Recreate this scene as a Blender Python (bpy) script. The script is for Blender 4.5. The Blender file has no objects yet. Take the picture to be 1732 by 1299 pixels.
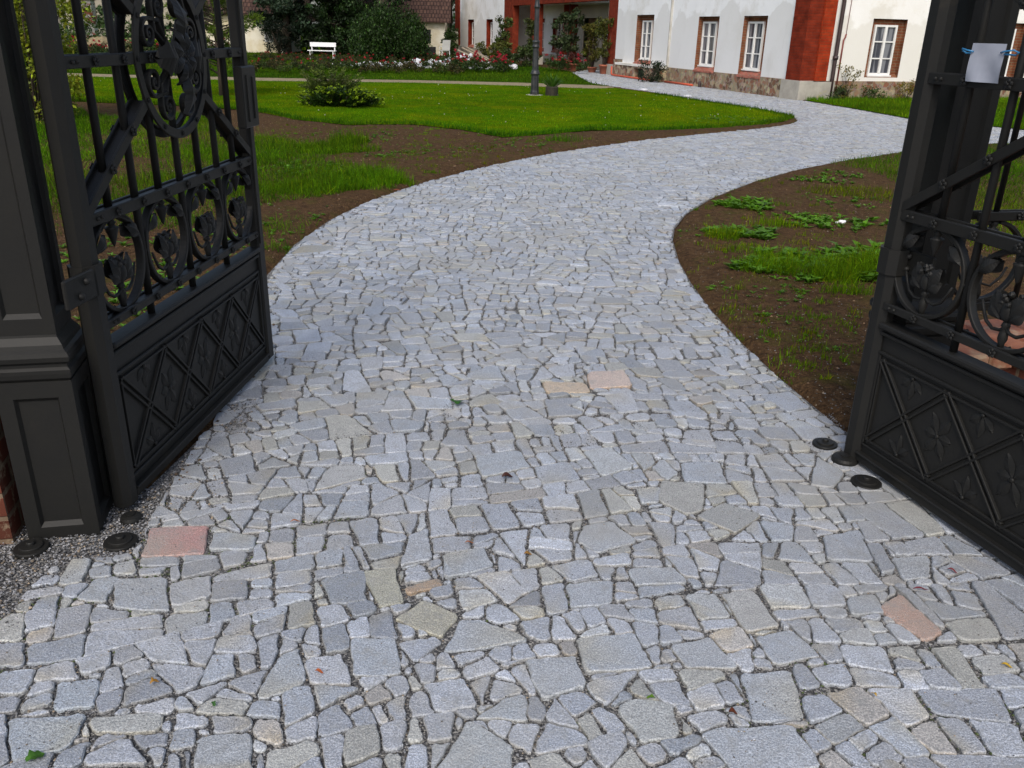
import bpy, math, random
import numpy as np
from mathutils import Vector, Matrix
random.seed(7); rng = np.random.default_rng(11)
SC = bpy.context.scene
COL = SC.collection
# ------------------------------------------------------------------ camera
PITCH = math.radians(22.6); ROLL = math.radians(1.43); FPX = 1439.0; EYE = 1.6
cf = Vector((0, math.cos(PITCH), -math.sin(PITCH))); r0 = Vector((1, 0, 0)); u0 = Vector((0, math.sin(PITCH), math.cos(PITCH)))
cr = r0*math.cos(ROLL)+u0*math.sin(ROLL); cu = u0*math.cos(ROLL)-r0*math.sin(ROLL)
cam = bpy.data.cameras.new('camera'); camo = bpy.data.objects.new('camera', cam); COL.objects.link(camo)
M = Matrix((cr, cu, -cf)).transposed().to_4x4(); M.translation = Vector((0, 0, EYE)); camo.matrix_world = M
cam.sensor_width = 36; cam.lens = 36*FPX/1732; cam.clip_start = .05; cam.clip_end = 1000
SC.camera = camo
# ------------------------------------------------------------------ light
SUN_AZ = math.radians(190); SUN_EL = math.radians(46)
w = bpy.data.worlds.new('World'); SC.world = w; w.use_nodes = True
nt = w.node_tree; sky = nt.nodes.new('ShaderNodeTexSky'); sky.sky_type = 'NISHITA'; sky.sun_disc = False
sky.sun_elevation = SUN_EL; sky.sun_rotation = SUN_AZ; sky.dust_density = 3.0; sky.air_density = 1.0; sky.ozone_density = 1.0
bg = nt.nodes['Background']; bg.inputs['Strength'].default_value = 0.13
hsv = nt.nodes.new('ShaderNodeHueSaturation'); hsv.inputs['Saturation'].default_value = .85   # thin overcast: a paler sky
nt.links.new(sky.outputs[0], hsv.inputs['Color']); nt.links.new(hsv.outputs[0], bg.inputs['Color'])
sl = bpy.data.lights.new('sun', 'SUN'); sl.energy = 1.5; sl.angle = math.radians(22); sl.color = (1, .95, .88)
so = bpy.data.objects.new('sun', sl); COL.objects.link(so)
sd = Vector((math.sin(SUN_AZ)*math.cos(SUN_EL), math.cos(SUN_AZ)*math.cos(SUN_EL), math.sin(SUN_EL)))
so.rotation_euler = sd.to_track_quat('Z', 'Y').to_euler(); so.location = (0, -5, 20)
SC.view_settings.view_transform = 'Standard'; SC.view_settings.look = 'None'; SC.view_settings.gamma = 1
SC.view_settings.exposure = 0.45
# ------------------------------------------------------------------ pixel <-> ground layout helper
def G(x, y, z=0.0):
    d = cf + cr*((x-866)/FPX) - cu*((y-649.5)/FPX); t = (z-EYE)/d.z
    return Vector((0, 0, EYE)) + d*t
def G2(x, y, z=0.0):
    p = G(x, y, z); return (p.x, p.y)
# ------------------------------------------------------------------ materials
def mat(name, base, rough=.7, c2=None, scale=8., detail=4, spec=.5, bump=0., bscale=None, attr=False, metal=0., mode='noise', lo=.35, hi=.65, trans=0., coord='Object', stretch=(1, 1, 1)):
    m = bpy.data.materials.new(name); m.use_nodes = True; n = m.node_tree.nodes; L = m.node_tree.links
    b = n['Principled BSDF']; b.inputs['Roughness'].default_value = rough; b.inputs['Specular IOR Level'].default_value = spec; b.inputs['Metallic'].default_value = metal
    tc = n.new('ShaderNodeTexCoord'); mp = n.new('ShaderNodeMapping'); mp.inputs['Scale'].default_value = stretch
    L.new(tc.outputs[coord], mp.inputs[0])
    if c2 is None: c2 = tuple(c*.75 for c in base)
    t = n.new('ShaderNodeTexNoise'); t.inputs['Scale'].default_value = scale; t.inputs['Detail'].default_value = detail; t.inputs['Roughness'].default_value = .65
    L.new(mp.outputs[0], t.inputs[0]); fac = t.outputs[0]
    mr = n.new('ShaderNodeMapRange'); mr.inputs[1].default_value = lo; mr.inputs[2].default_value = hi; L.new(fac, mr.inputs[0])
    mx = n.new('ShaderNodeMix'); mx.data_type = 'RGBA'; mx.inputs[6].default_value = (*base, 1); mx.inputs[7].default_value = (*c2, 1); L.new(mr.outputs[0], mx.inputs[0])
    out = mx.outputs[2]
    if attr:
        a = n.new('ShaderNodeAttribute'); a.attribute_name = 'Col'
        m2 = n.new('ShaderNodeMix'); m2.data_type = 'RGBA'; m2.blend_type = 'MULTIPLY'; m2.inputs[0].default_value = 1
        L.new(out, m2.inputs[6]); L.new(a.outputs['Color'], m2.inputs[7]); out = m2.outputs[2]
    L.new(out, b.inputs['Base Color'])
    if bump:
        t2 = n.new('ShaderNodeTexNoise'); t2.inputs['Scale'].default_value = bscale or scale*3; t2.inputs['Detail'].default_value = 5; L.new(mp.outputs[0], t2.inputs[0])
        bm = n.new('ShaderNodeBump'); bm.inputs['Strength'].default_value = min(1, bump); bm.inputs['Distance'].default_value = .02*max(1, bump); L.new(t2.outputs[0], bm.inputs['Height']); L.new(bm.outputs[0], b.inputs['Normal'])
    if trans:
        tr = n.new('ShaderNodeBsdfTranslucent'); L.new(out, tr.inputs[0]); ms = n.new('ShaderNodeMixShader'); ms.inputs[0].default_value = trans
        o = n['Material Output']; L.new(b.outputs[0], ms.inputs[1]); L.new(tr.outputs[0], ms.inputs[2]); L.new(ms.outputs[0], o.inputs[0])
    m['out'] = ''
    return m
def colormix(m, c3, scale, lo, hi, col_in='Base Color', stretch=(1, 1, 1)):
    """add another noise-driven colour on top of a material's base colour"""
    n = m.node_tree.nodes; L = m.node_tree.links; b = n['Principled BSDF']; src = b.inputs[col_in].links[0].from_socket
    tc = n.new('ShaderNodeTexCoord'); mp = n.new('ShaderNodeMapping'); mp.inputs['Scale'].default_value = stretch; L.new(tc.outputs['Object'], mp.inputs[0])
    t = n.new('ShaderNodeTexNoise'); t.inputs['Scale'].default_value = scale; t.inputs['Detail'].default_value = 6; t.inputs['Roughness'].default_value = .7; L.new(mp.outputs[0], t.inputs[0])
    mr = n.new('ShaderNodeMapRange'); mr.inputs[1].default_value = lo; mr.inputs[2].default_value = hi; L.new(t.outputs[0], mr.inputs[0])
    mx = n.new('ShaderNodeMix'); mx.data_type = 'RGBA'; L.new(mr.outputs[0], mx.inputs[0]); L.new(src, mx.inputs[6]); mx.inputs[7].default_value = (*c3, 1); L.new(mx.outputs[2], b.inputs[col_in])
    return m
def brickmat(name, c1, c2, mortar, bw=.25, rh=.075, rot=None, msize=.012):
    m = bpy.data.materials.new(name); m.use_nodes = True; n = m.node_tree.nodes; L = m.node_tree.links; b = n['Principled BSDF']; b.inputs['Roughness'].default_value = .85; b.inputs['Specular IOR Level'].default_value = .1
    uv = n.new('ShaderNodeUVMap'); uv.uv_map = 'UVMap'
    bt = n.new('ShaderNodeTexBrick'); bt.inputs['Color1'].default_value = (*c1, 1); bt.inputs['Color2'].default_value = (*c2, 1); bt.inputs['Mortar'].default_value = (*mortar, 1)
    bt.inputs['Scale'].default_value = 1; bt.inputs['Brick Width'].default_value = bw; bt.inputs['Row Height'].default_value = rh; bt.inputs['Mortar Size'].default_value = msize; bt.inputs['Mortar Smooth'].default_value = .3
    L.new(uv.outputs[0], bt.inputs['Vector'])
    t = n.new('ShaderNodeTexNoise'); t.inputs['Scale'].default_value = 4; t.inputs['Detail'].default_value = 6; L.new(uv.outputs[0], t.inputs[0])
    mr = n.new('ShaderNodeMapRange'); mr.inputs[1].default_value = .3; mr.inputs[2].default_value = .7; mr.inputs[3].default_value = .65; mr.inputs[4].default_value = 1.2; L.new(t.outputs[0], mr.inputs[0])
    mx = n.new('ShaderNodeMix'); mx.data_type = 'RGBA'; mx.blend_type = 'MULTIPLY'; mx.inputs[0].default_value = 1; L.new(bt.outputs[0], mx.inputs[6]); L.new(mr.outputs[0], mx.inputs[7]); L.new(mx.outputs[2], b.inputs['Base Color'])
    bm = n.new('ShaderNodeBump'); bm.inputs['Strength'].default_value = .5; bm.inputs['Distance'].default_value = .01; bm.invert = True; L.new(bt.outputs['Fac'], bm.inputs['Height']); L.new(bm.outputs[0], b.inputs['Normal'])
    return m
MT = {}
MT['iron'] = colormix(mat('black_iron', (.0125, .0125, .0120), .50, (.014, .0138, .0125), 9, bump=.04, bscale=60, spec=.20), (.026, .023, .018), 5, .62, .8)
def granite():
    m = mat('granite', (.45, .48, .525), .52, (.185, .20, .22), 230, 4, attr=True, bump=.35, bscale=150, lo=.41, hi=.59, spec=.45)
    colormix(m, (.10, .10, .11), 260, .60, .70)
    colormix(m, (.30, .295, .275), 1.1, .50, .72)
    colormix(m, (.80, .81, .82), 230, .60, .66)
    colormix(m, (.25, .255, .25), 22, .50, .80)
    colormix(m, (.16, .15, .13), 38, .66, .74)
    # tint again by the stone colour so dark grains and light grains both follow it
    colormix(m, (.30, .26, .19), 7, .66, .85)
    return m
MT['granite'] = granite()
def gravel(name, a, b_, c, sc):
    m = bpy.data.materials.new(name); m.use_nodes = True; n = m.node_tree.nodes; L = m.node_tree.links; b = n['Principled BSDF']; b.inputs['Roughness'].default_value = .85
    tc = n.new('ShaderNodeTexCoord'); v = n.new('ShaderNodeTexVoronoi'); v.inputs['Scale'].default_value = sc; L.new(tc.outputs['Object'], v.inputs[0])
    cr_ = n.new('ShaderNodeValToRGB'); e = cr_.color_ramp.elements; e[0].color = (*a, 1); e[1].color = (*c, 1); e[1].position = .95; x = e.new(.55); x.color = (*b_, 1)
    sx = n.new('ShaderNodeSeparateColor'); L.new(v.outputs['Color'], sx.inputs[0]); L.new(sx.outputs[0], cr_.inputs[0]); L.new(cr_.outputs[0], b.inputs['Base Color'])
    bm = n.new('ShaderNodeBump'); bm.invert = True; bm.inputs['Strength'].default_value = .9; bm.inputs['Distance'].default_value = .006; L.new(v.outputs['Distance'], bm.inputs['Height']); L.new(bm.outputs[0], b.inputs['Normal'])
    return m
MT['gravel'] = gravel('fine_gravel', (.028, .028, .031), (.085, .085, .086), (.32, .31, .29), 170)
MT['pebble'] = mat('pebble', (1, 1, 1), .7, (.75, .75, .75), 90, attr=True)
MT['soil'] = colormix(colormix(mat('soil', (.122, .070, .034), .97, (.048, .028, .015), 22, 8, bump=2.2, bscale=60, spec=.05), (.21, .13, .075), 95, .58, .72), (.075, .070, .015), 3.2, .52, .74)
MT['turf'] = colormix(mat('turf', (.060, .145, .002), .95, (.035, .09, .002), 2, 8, bump=1, bscale=60, spec=.0), (.12, .145, .003), .8, .46, .68)
MT['turf_dark'] = mat('turf_dark', (.040, .085, .004), .95, (.022, .050, .004), 1.2, 6, bump=1, bscale=40, spec=0)
MT['blade'] = mat('grass_blade', (1, 1, 1), .55, (.8, .8, .8), 5, attr=True, trans=.35, spec=.03)
MT['leaf'] = mat('leaf', (1, 1, 1), .5, (.75, .75, .75), 6, attr=True, trans=.22, spec=.2)
MT['sand'] = mat('sand_path', (.28, .22, .13), .9, (.17, .14, .07), 6, 6, bump=.4, bscale=60)
MT['plaster'] = colormix(colormix(mat('plaster', (.86, .865, .875), .9, (.80, .81, .82), 1.2, 6, bump=.2, bscale=30), (.58, .56, .51), .55, .52, .75), (.46, .44, .40), 1.8, .62, .85, stretch=(1, 1, .35))  # faint blue of the shaded facade A is put into the colour
MT['plaster_sunlit'] = colormix(colormix(mat('plaster_sunlit', (.87, .86, .83), .9, (.82, .80, .76), 1.0, 6, bump=.2, bscale=30), (.70, .64, .52), .9, .54, .8), (.5, .45, .36), 3, .68, .85, stretch=(1, 1, .4))  # same plaster, sunlight on facade B put in as a warm tint
def weather(m, c3, zt, amp):
    n = m.node_tree.nodes; L = m.node_tree.links; b = n['Principled BSDF']; src = b.inputs['Base Color'].links[0].from_socket
    tc = n.new('ShaderNodeTexCoord'); t = n.new('ShaderNodeTexNoise'); t.inputs['Scale'].default_value = .9; t.inputs['Detail'].default_value = 8; L.new(tc.outputs['Object'], t.inputs[0])
    sp = n.new('ShaderNodeSeparateXYZ'); L.new(tc.outputs['Object'], sp.inputs[0])
    ma = n.new('ShaderNodeMath'); ma.operation = 'MULTIPLY_ADD'; ma.inputs[1].default_value = 2.6; ma.inputs[2].default_value = zt-1.3; L.new(t.outputs[0], ma.inputs[0])
    mb_ = n.new('ShaderNodeMath'); mb_.operation = 'SUBTRACT'; L.new(ma.outputs[0], mb_.inputs[0]); L.new(sp.outputs[2], mb_.inputs[1])
    mr = n.new('ShaderNodeMapRange'); mr.inputs[1].default_value = 0; mr.inputs[2].default_value = .12; mr.inputs[4].default_value = amp; L.new(mb_.outputs[0], mr.inputs[0])
    mx = n.new('ShaderNodeMix'); mx.data_type = 'RGBA'; L.new(mr.outputs[0], mx.inputs[0]); L.new(src, mx.inputs[6]); mx.inputs[7].default_value = (*c3, 1); L.new(mx.outputs[2], b.inputs['Base Color']); return m
weather(MT['plaster'], (.66, .655, .64), 2.3, .7); weather(MT['plaster_sunlit'], (.68, .65, .58), 2.2, .6)
MT['plaster_stain'] = colormix(mat('plaster_stain', (.46, .44, .39), .9, (.36, .345, .31), 2, 6), (.55, .54, .50), 1.5, .5, .7)
MT['cream'] = colormix(mat('cream_plaster', (.62, .55, .38), .9, (.5, .42, .26), 1.5, 6), (.70, .66, .55), .5, .45, .6)
MT['beige'] = mat('beige_render', (.40, .36, .29), .9, (.34, .31, .25), 1, 5)
MT['whitewash'] = mat('whitewash', (.75, .73, .68), .9, (.6, .57, .5), 1.2, 5)
MT['brick_paint'] = brickmat('red_brick', (.34, .040, .011), (.27, .028, .009), (.22, .045, .018), msize=.008)
MT['brick_porch_shaded'] = brickmat('shaded_porch_brick', (.21, .032, .014), (.16, .024, .011), (.15, .035, .02), msize=.008)  # red brick darkened: the shade on the porch side is put into the colour
MT['brick_dark'] = brickmat('dark_red_brick', (.20, .026, .010), (.155, .020, .008), (.14, .028, .015), msize=.008)
MT['brick_old'] = brickmat('old_brick', (.22, .075, .035), (.16, .055, .03), (.2, .13, .08))
MT['brick_wall'] = colormix(brickmat('wall_brick', (.15, .045, .028), (.08, .028, .018), (.17, .12, .08), .20, .085, msize=.01), (.30, .24, .16), 11, .55, .66)
def rubble():
    m = bpy.data.materials.new('rubble_stone'); m.use_nodes = True; n = m.node_tree.nodes; L = m.node_tree.links; b = n['Principled BSDF']; b.inputs['Roughness'].default_value = .9
    tc = n.new('ShaderNodeTexCoord'); v = n.new('ShaderNodeTexVoronoi'); v.inputs['Scale'].default_value = 6.5; wn = n.new('ShaderNodeTexNoise'); wn.inputs['Scale'].default_value = 5; L.new(tc.outputs['Object'], wn.inputs[0]); wa = n.new('ShaderNodeMix'); wa.data_type = 'RGBA'; wa.blend_type = 'LINEAR_LIGHT'; wa.inputs[0].default_value = .12; L.new(tc.outputs['Object'], wa.inputs[6]); L.new(wn.outputs[1], wa.inputs[7]); L.new(wa.outputs[2], v.inputs[0])
    v2 = n.new('ShaderNodeTexVoronoi'); v2.feature = 'DISTANCE_TO_EDGE'; v2.inputs['Scale'].default_value = 6.5; L.new(wa.outputs[2], v2.inputs[0])
    sx = n.new('ShaderNodeSeparateColor'); L.new(v.outputs['Color'], sx.inputs[0]); r = n.new('ShaderNodeValToRGB'); e = r.color_ramp.elements
    e[0].color = (.10, .06, .035, 1); e[1].color = (.42, .34, .22, 1); x = e.new(.35); x.color = (.26, .11, .06, 1); x = e.new(.65); x.color = (.27, .21, .13, 1)
    L.new(sx.outputs[1], r.inputs[0]); mr = n.new('ShaderNodeMapRange'); mr.inputs[1].default_value = .03; mr.inputs[2].default_value = .08; L.new(v2.outputs['Distance'], mr.inputs[0])
    t = n.new('ShaderNodeTexNoise'); t.inputs['Scale'].default_value = 9; t.inputs['Detail'].default_value = 6; L.new(tc.outputs['Object'], t.inputs[0])
    mx = n.new('ShaderNodeMix'); mx.data_type = 'RGBA'; mx.inputs[6].default_value = (.24, .20, .15, 1); L.new(mr.outputs[0], mx.inputs[0]); L.new(r.outputs[0], mx.inputs[7])
    m2 = n.new('ShaderNodeMix'); m2.data_type = 'RGBA'; m2.blend_type = 'MULTIPLY'; m2.inputs[0].default_value = .7; L.new(mx.outputs[2], m2.inputs[6]); L.new(t.outputs[1], m2.inputs[7])
    m3 = n.new('ShaderNodeMix'); m3.data_type = 'RGBA'; m3.blend_type = 'ADD'; m3.inputs[0].default_value = .3; L.new(m2.outputs[2], m3.inputs[6]); L.new(mx.outputs[2], m3.inputs[7]); L.new(m3.outputs[2], b.inputs['Base Color'])
    return m
MT['rubble'] = rubble()
MT['stone'] = colormix(mat('grey_stone', (.42, .39, .33), .9, (.3, .28, .24), 2.5, 6, bump=.4), (.42, .36, .14), 3, .62, .75)
MT['white'] = mat('white_paint', (.8, .8, .8), .5, (.72, .72, .72), 3)
MT['frame'] = mat('window_paint', (.82, .81, .78), .5, (.72, .71, .68), 3)
MT['glass'] = mat('window_glass', (.20, .21, .23), .12, (.055, .06, .075), 9, 1, spec=.8, stretch=(1, 1, .05), lo=.45, hi=.52)
MT['pipe'] = mat('dark_pipe', (.03, .018, .018), .45, (.05, .03, .028), 4)
MT['pipe_red'] = mat('thin_red_pipe', (.25, .06, .05), .5)
MT['orange'] = mat('orange_pipe', (.55, .09, .035), .5, (.45, .07, .03), 3)
MT['tile'] = brickmat('roof_tile', (.11, .065, .05), (.075, .045, .038), (.035, .022, .02), .2, .3, msize=.03)
MT['wood'] = mat('brown_wood', (.13, .065, .03), .6, (.08, .04, .02), 6, stretch=(6, 6, .6))
MT['plank'] = mat('grey_plank', (.36, .29, .21), .8, (.27, .22, .16), 6, stretch=(.6, 6, 6))
MT['dark'] = mat('dark_opening', (.012, .012, .013), .8)
MT['terracotta'] = mat('terracotta', (.36, .11, .06), .8, (.28, .09, .05), 8)
MT['bark'] = mat('bark', (.07, .05, .035), .95, (.035, .025, .018), 12, bump=1, bscale=20, stretch=(1, 1, .3))
MT['paper'] = mat('paper', (.38, .40, .46), .3, (.30, .32, .38), 7, spec=.5)
MT['tie'] = mat('blue_tie', (.03, .2, .42), .35)
MT['lamp_iron'] = colormix(mat('lamp_iron', (.009, .010, .012), .45, (.035, .037, .04), 6), (.12, .10, .08), 3.5, .62, .75)
MT['lampglass'] = mat('lamp_glass', (.7, .7, .65), .2)
MT['flower'] = mat('petal', (1, 1, 1), .6, (.8, .8, .8), 20, attr=True, trans=.15)
MT['whiterock'] = mat('white_rock', (.68, .69, .72), .8, (.5, .5, .53), 4)
MT['basket'] = mat('dark_basket', (.03, .025, .02), .9, (.06, .05, .035), 20)
# ------------------------------------------------------------------ object helpers
def tag(o, label=None, cat=None, group=None, kind=None):
    if label: o['label'] = label
    if cat: o['category'] = cat
    if group: o['group'] = group
    if kind: o['kind'] = kind
    return o
def empty(name, loc, rz=0., **k):
    o = bpy.data.objects.new(name, None); COL.objects.link(o); o.location = loc; o.rotation_euler = (0, 0, rz); o.empty_display_size = .1
    return tag(o, **k)
def copy_tree(o, parent=None):
    c = o.copy(); COL.objects.link(c); c.parent = parent
    for ch in [x for x in COL.objects if x.parent == o]: copy_tree(ch, c)
    return c
class MB:
    def __init__(s): s.v = []; s.f = []; s.sm = []
    def add(s, vs, fs, smooth=False):
        b = len(s.v); s.v += [tuple(v) for v in vs]; s.f += [tuple(i+b for i in f) for f in fs]; s.sm += [smooth]*len(fs); return s
    def box(s, a, b):
        x0, y0, z0 = a; x1, y1, z1 = b
        return s.add([(x0,y0,z0),(x1,y0,z0),(x1,y1,z0),(x0,y1,z0),(x0,y0,z1),(x1,y0,z1),(x1,y1,z1),(x0,y1,z1)], [(3,2,1,0),(4,5,6,7),(0,1,5,4),(1,2,6,5),(2,3,7,6),(3,0,4,7)])
    def bbox(s, a, b, c=.004):
        """box with chamfered vertical and horizontal edges"""
        x0,y0,z0 = a; x1,y1,z1 = b; c = min(c, (x1-x0)*.3, (y1-y0)*.3, (z1-z0)*.3); rings = []
        for z, i in ((z0, c), (z0+c, 0), (z1-c, 0), (z1, c)):
            k = c
            rings.append([(x0+i+k,y0+i,z),(x1-i-k,y0+i,z),(x1-i,y0+i+k,z),(x1-i,y1-i-k,z),(x1-i-k,y1-i,z),(x0+i+k,y1-i,z),(x0+i,y1-i-k,z),(x0+i,y0+i+k,z)])
        return s.loft(rings)
    def loft(s, rings, cap=True, smooth=False):
        n = len(rings[0]); vs = [p for r in rings for p in r]; fs = []
        for j in range(len(rings)-1):
            for i in range(n): fs.append((j*n+i, j*n+(i+1)%n, (j+1)*n+(i+1)%n, (j+1)*n+i))
        s.add(vs, fs, smooth)
        if cap: b = len(s.v)-len(vs); s.f += [tuple(b+i for i in reversed(range(n))), tuple(b+(len(rings)-1)*n+i for i in range(n))]; s.sm += [False]*2
        return s
    def lathe(s, prof, n=20, c=(0,0,0), smooth=True, axis='z'):
        rings = []
        for r, z in prof:
            r = max(r, .0004)
            if axis == 'z': rings.append([(c[0]+r*math.cos(2*math.pi*i/n), c[1]+r*math.sin(2*math.pi*i/n), c[2]+z) for i in range(n)])
            else: rings.append([(c[0]+r*math.cos(2*math.pi*i/n), c[1]+z, c[2]-r*math.sin(2*math.pi*i/n)) for i in range(n)])
        return s.loft(rings, True, smooth)
    def tube(s, pts, r, n=8, smooth=True, cap=True):
        pts = [Vector(p) for p in pts]; rr = r if hasattr(r, '__len__') else [r]*len(pts); rings = []; ref = None
        for i, p in enumerate(pts):
            t = (pts[min(i+1, len(pts)-1)]-pts[max(i-1, 0)]).normalized()
            if ref is None: ref = Vector((0, 1, 0)) if abs(t.y) < .9 else Vector((1, 0, 0))
            a = (ref - t*ref.dot(t)).normalized(); ref = a; b = t.cross(a)
            rings.append([tuple(p+(a*math.cos(2*math.pi*k/n)+b*math.sin(2*math.pi*k/n))*rr[i]) for k in range(n)])
        return s.loft(rings, cap, smooth)
    def sweep(s, pts, wd, dp, y0=0., smooth=False):
        """rectangular section swept along points (x,z) in the leaf plane: wd in plane, dp along y"""
        rings = []; n = len(pts); ws = wd if hasattr(wd, '__len__') else [wd]*n
        for i, (x, z) in enumerate(pts):
            a = pts[max(i-1, 0)]; b = pts[min(i+1, n-1)]; tx, tz = b[0]-a[0], b[1]-a[1]; l = math.hypot(tx, tz) or 1; nx, nz = -tz/l, tx/l; h = ws[i]/2; c = min(h, dp/2)*.35
            q = []
            for (u, v) in ((-h, -dp/2+c), (-h+c, -dp/2), (h-c, -dp/2), (h, -dp/2+c), (h, dp/2-c), (h-c, dp/2), (-h+c, dp/2), (-h, dp/2-c)): q.append((x+nx*u, y0+v, z+nz*u))
            rings.append(q)
        return s.loft(rings, True, smooth)
    def quad(s, a, b, c, d): return s.add([a, b, c, d], [(0, 1, 2, 3)])
    def blob(s, c, r, seed=0, n=1, squash=(1, 1, 1), noise=.25):
        rr = random.Random(seed); t = (1+5**.5)/2
        V = [Vector(v).normalized() for v in ((-1,t,0),(1,t,0),(-1,-t,0),(1,-t,0),(0,-1,t),(0,1,t),(0,-1,-t),(0,1,-t),(t,0,-1),(t,0,1),(-t,0,-1),(-t,0,1))]
        Fs = [(0,11,5),(0,5,1),(0,1,7),(0,7,10),(0,10,11),(1,5,9),(5,11,4),(11,10,2),(10,7,6),(7,1,8),(3,9,4),(3,4,2),(3,2,6),(3,6,8),(3,8,9),(4,9,5),(2,4,11),(6,2,10),(8,6,7),(9,8,1)]
        for _ in range(n-1):
            cache = {}; NF = []
            def mid(i, j):
                k = (min(i,j), max(i,j))
                if k not in cache: V.append(((V[i]+V[j])/2).normalized()); cache[k] = len(V)-1
                return cache[k]
            for a, b, d in Fs:
                x, y, z = mid(a,b), mid(b,d), mid(d,a); NF += [(a,x,z),(b,y,x),(d,z,y),(x,y,z)]
            Fs = NF
        return s.add([(c[0]+v.x*r*squash[0]*(1+rr.uniform(-noise, noise)), c[1]+v.y*r*squash[1]*(1+rr.uniform(-noise, noise)), c[2]+v.z*r*squash[2]*(1+rr.uniform(-noise, noise))) for v in V], Fs, n > 1)
    def build(s, name, m, parent=None, uv=False, world=None):
        me = bpy.data.meshes.new(name); me.from_pydata(s.v, [], s.f); me.polygons.foreach_set('use_smooth', s.sm)
        me.materials.append(MT[m] if isinstance(m, str) else m)
        if uv: boxuv(me)
        me.update(); o = bpy.data.objects.new(name, me); COL.objects.link(o); o.parent = parent
        return o
def boxuv(me):
    l = me.uv_layers.new(name='UVMap')
    for p in me.polygons:
        n = p.normal
        if abs(n.z) > .75: f = lambda v: (v.x, v.y)
        else:
            h = Vector((-n.y, n.x, 0)); h.normalize(); u = n.cross(h)
            f = lambda v, h=h, u=u: (v.dot(h), v.dot(u) if abs(n.z) > .2 else v.z)
        for li in p.loop_indices: l.data[li].uv = f(me.vertices[me.loops[li].vertex_index].co)
def fastmesh(name, V, F, m, parent=None, col=None, smooth=False):
    """V (n,3) array; F list of (k, array (m,k)); col (n,3)"""
    me = bpy.data.meshes.new(name); me.vertices.add(len(V)); me.vertices.foreach_set('co', np.asarray(V, np.float32).ravel())
    F = [np.asarray(f) for f in F if len(f)]
    loops = np.concatenate([f.ravel() for f in F]); tot = np.concatenate([np.full(len(f), f.shape[1]) for f in F]); st = np.concatenate([[0], np.cumsum(tot)[:-1]])
    me.loops.add(len(loops)); me.loops.foreach_set('vertex_index', loops.astype(np.int32))
    me.polygons.add(len(tot)); me.polygons.foreach_set('loop_start', st.astype(np.int32)); me.polygons.foreach_set('use_smooth', np.full(len(tot), smooth))
    if col is not None:
        a = me.color_attributes.new('Col', 'FLOAT_COLOR', 'POINT'); c = np.ones((len(V), 4), np.float32); c[:, :3] = col; a.data.foreach_set('color', c.ravel())
    me.materials.append(MT[m]); me.update(calc_edges=True); me.validate()
    o = bpy.data.objects.new(name, me); COL.objects.link(o); o.parent = parent; return o
def pip(px, py, poly):
    """points in polygon (vectorised)"""
    poly = np.asarray(poly); x1, y1 = poly[:, 0], poly[:, 1]; x2, y2 = np.roll(x1, -1), np.roll(y1, -1); ins = np.zeros(len(px), bool)
    for a, b, c, d in zip(x1, y1, x2, y2):
        k = ((b > py) != (d > py)); 
        if b != d: ins ^= k & (px < (c-a)*(py-b)/(d-b)+a)
    return ins
def smooth_poly(pts, it=2):
    for _ in range(it):
        q = []
        for i in range(len(pts)):
            a, b = pts[i], pts[(i+1) % len(pts)]; q += [(a[0]*.75+b[0]*.25, a[1]*.75+b[1]*.25), (a[0]*.25+b[0]*.75, a[1]*.25+b[1]*.75)]
        pts = q
    return pts
def sheet(name, poly, z, m, **k):
    from mathutils.geometry import delaunay_2d_cdt
    vs, es, fs, *_ = delaunay_2d_cdt([Vector(p) for p in poly], [(i, (i+1) % len(poly)) for i in range(len(poly))], [], 1, 1e-5)
    fs = [f if (vs[f[1]]-vs[f[0]]).cross(vs[f[2]]-vs[f[0]]) > 0 else f[::-1] for f in fs]
    me = bpy.data.meshes.new(name); me.from_pydata([(v.x, v.y, z) for v in vs], [], fs); me.materials.append(MT[m]); me.update(); o = bpy.data.objects.new(name, me); COL.objects.link(o); return tag(o, **k)
# ------------------------------------------------------------------ house frame
P1 = Vector((7.66, 24.68, 0)); SD = Vector((-.3051, .9523, 0)); QD = Vector((.9523, .3051, 0)); UP = Vector((0, 0, 1))
# ------------------------------------------------------------------ areas on the ground
left_edge = [(-60,1085),(5,1040),(50,990),(88,952),(160,942),(232,932),(246,884),(300,800),(335,738),(385,672),(425,632),(440,580),(443,520),(450,468),(500,412),(560,370),(620,341),(690,316),(760,296),(850,275),(950,256),(1060,240),(1180,227),(1290,217),(1335,210),(1351,204),(1340,196),(1300,187),(1240,177),(1180,169),(1100,156),(1040,147),(1000,141),(985,132),(965,121)]
pp = [G2(*p) for p in left_edge]
near = [(-1.7, 1.45), (-2.6, 1.1), (-2.6, -1.5), (3.2, -1.5), (3.2, 1.2)]
far_r = [tuple((P1+SD*18+QD*1.6).xy), tuple((P1+SD*12.6+QD*1.6).xy), tuple((P1+SD*12.6-QD*.02).xy), tuple((P1-QD*.02).xy), tuple((P1-QD*.02-SD*.3).xy), G2(1385,173), G2(1450,184), G2(1532,199), G2(1700,216), G2(1900,236), G2(1900,262), G2(1700,243), G2(1600,246)]
right_edge = [(1525,257),(1440,270),(1350,286),(1270,308),(1200,335),(1158,361),(1139,385),(1136,405),(1146,440),(1166,476),(1200,522),(1250,576),(1310,632),(1380,690),(1425,726),(1462,742)]
re = [G2(*p) for p in right_edge]
STONES = pp + far_r + re + [(1.62, 2.75), (1.95, 1.9)] + near[::-1]
STONES = smooth_poly(STONES, 1)
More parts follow.
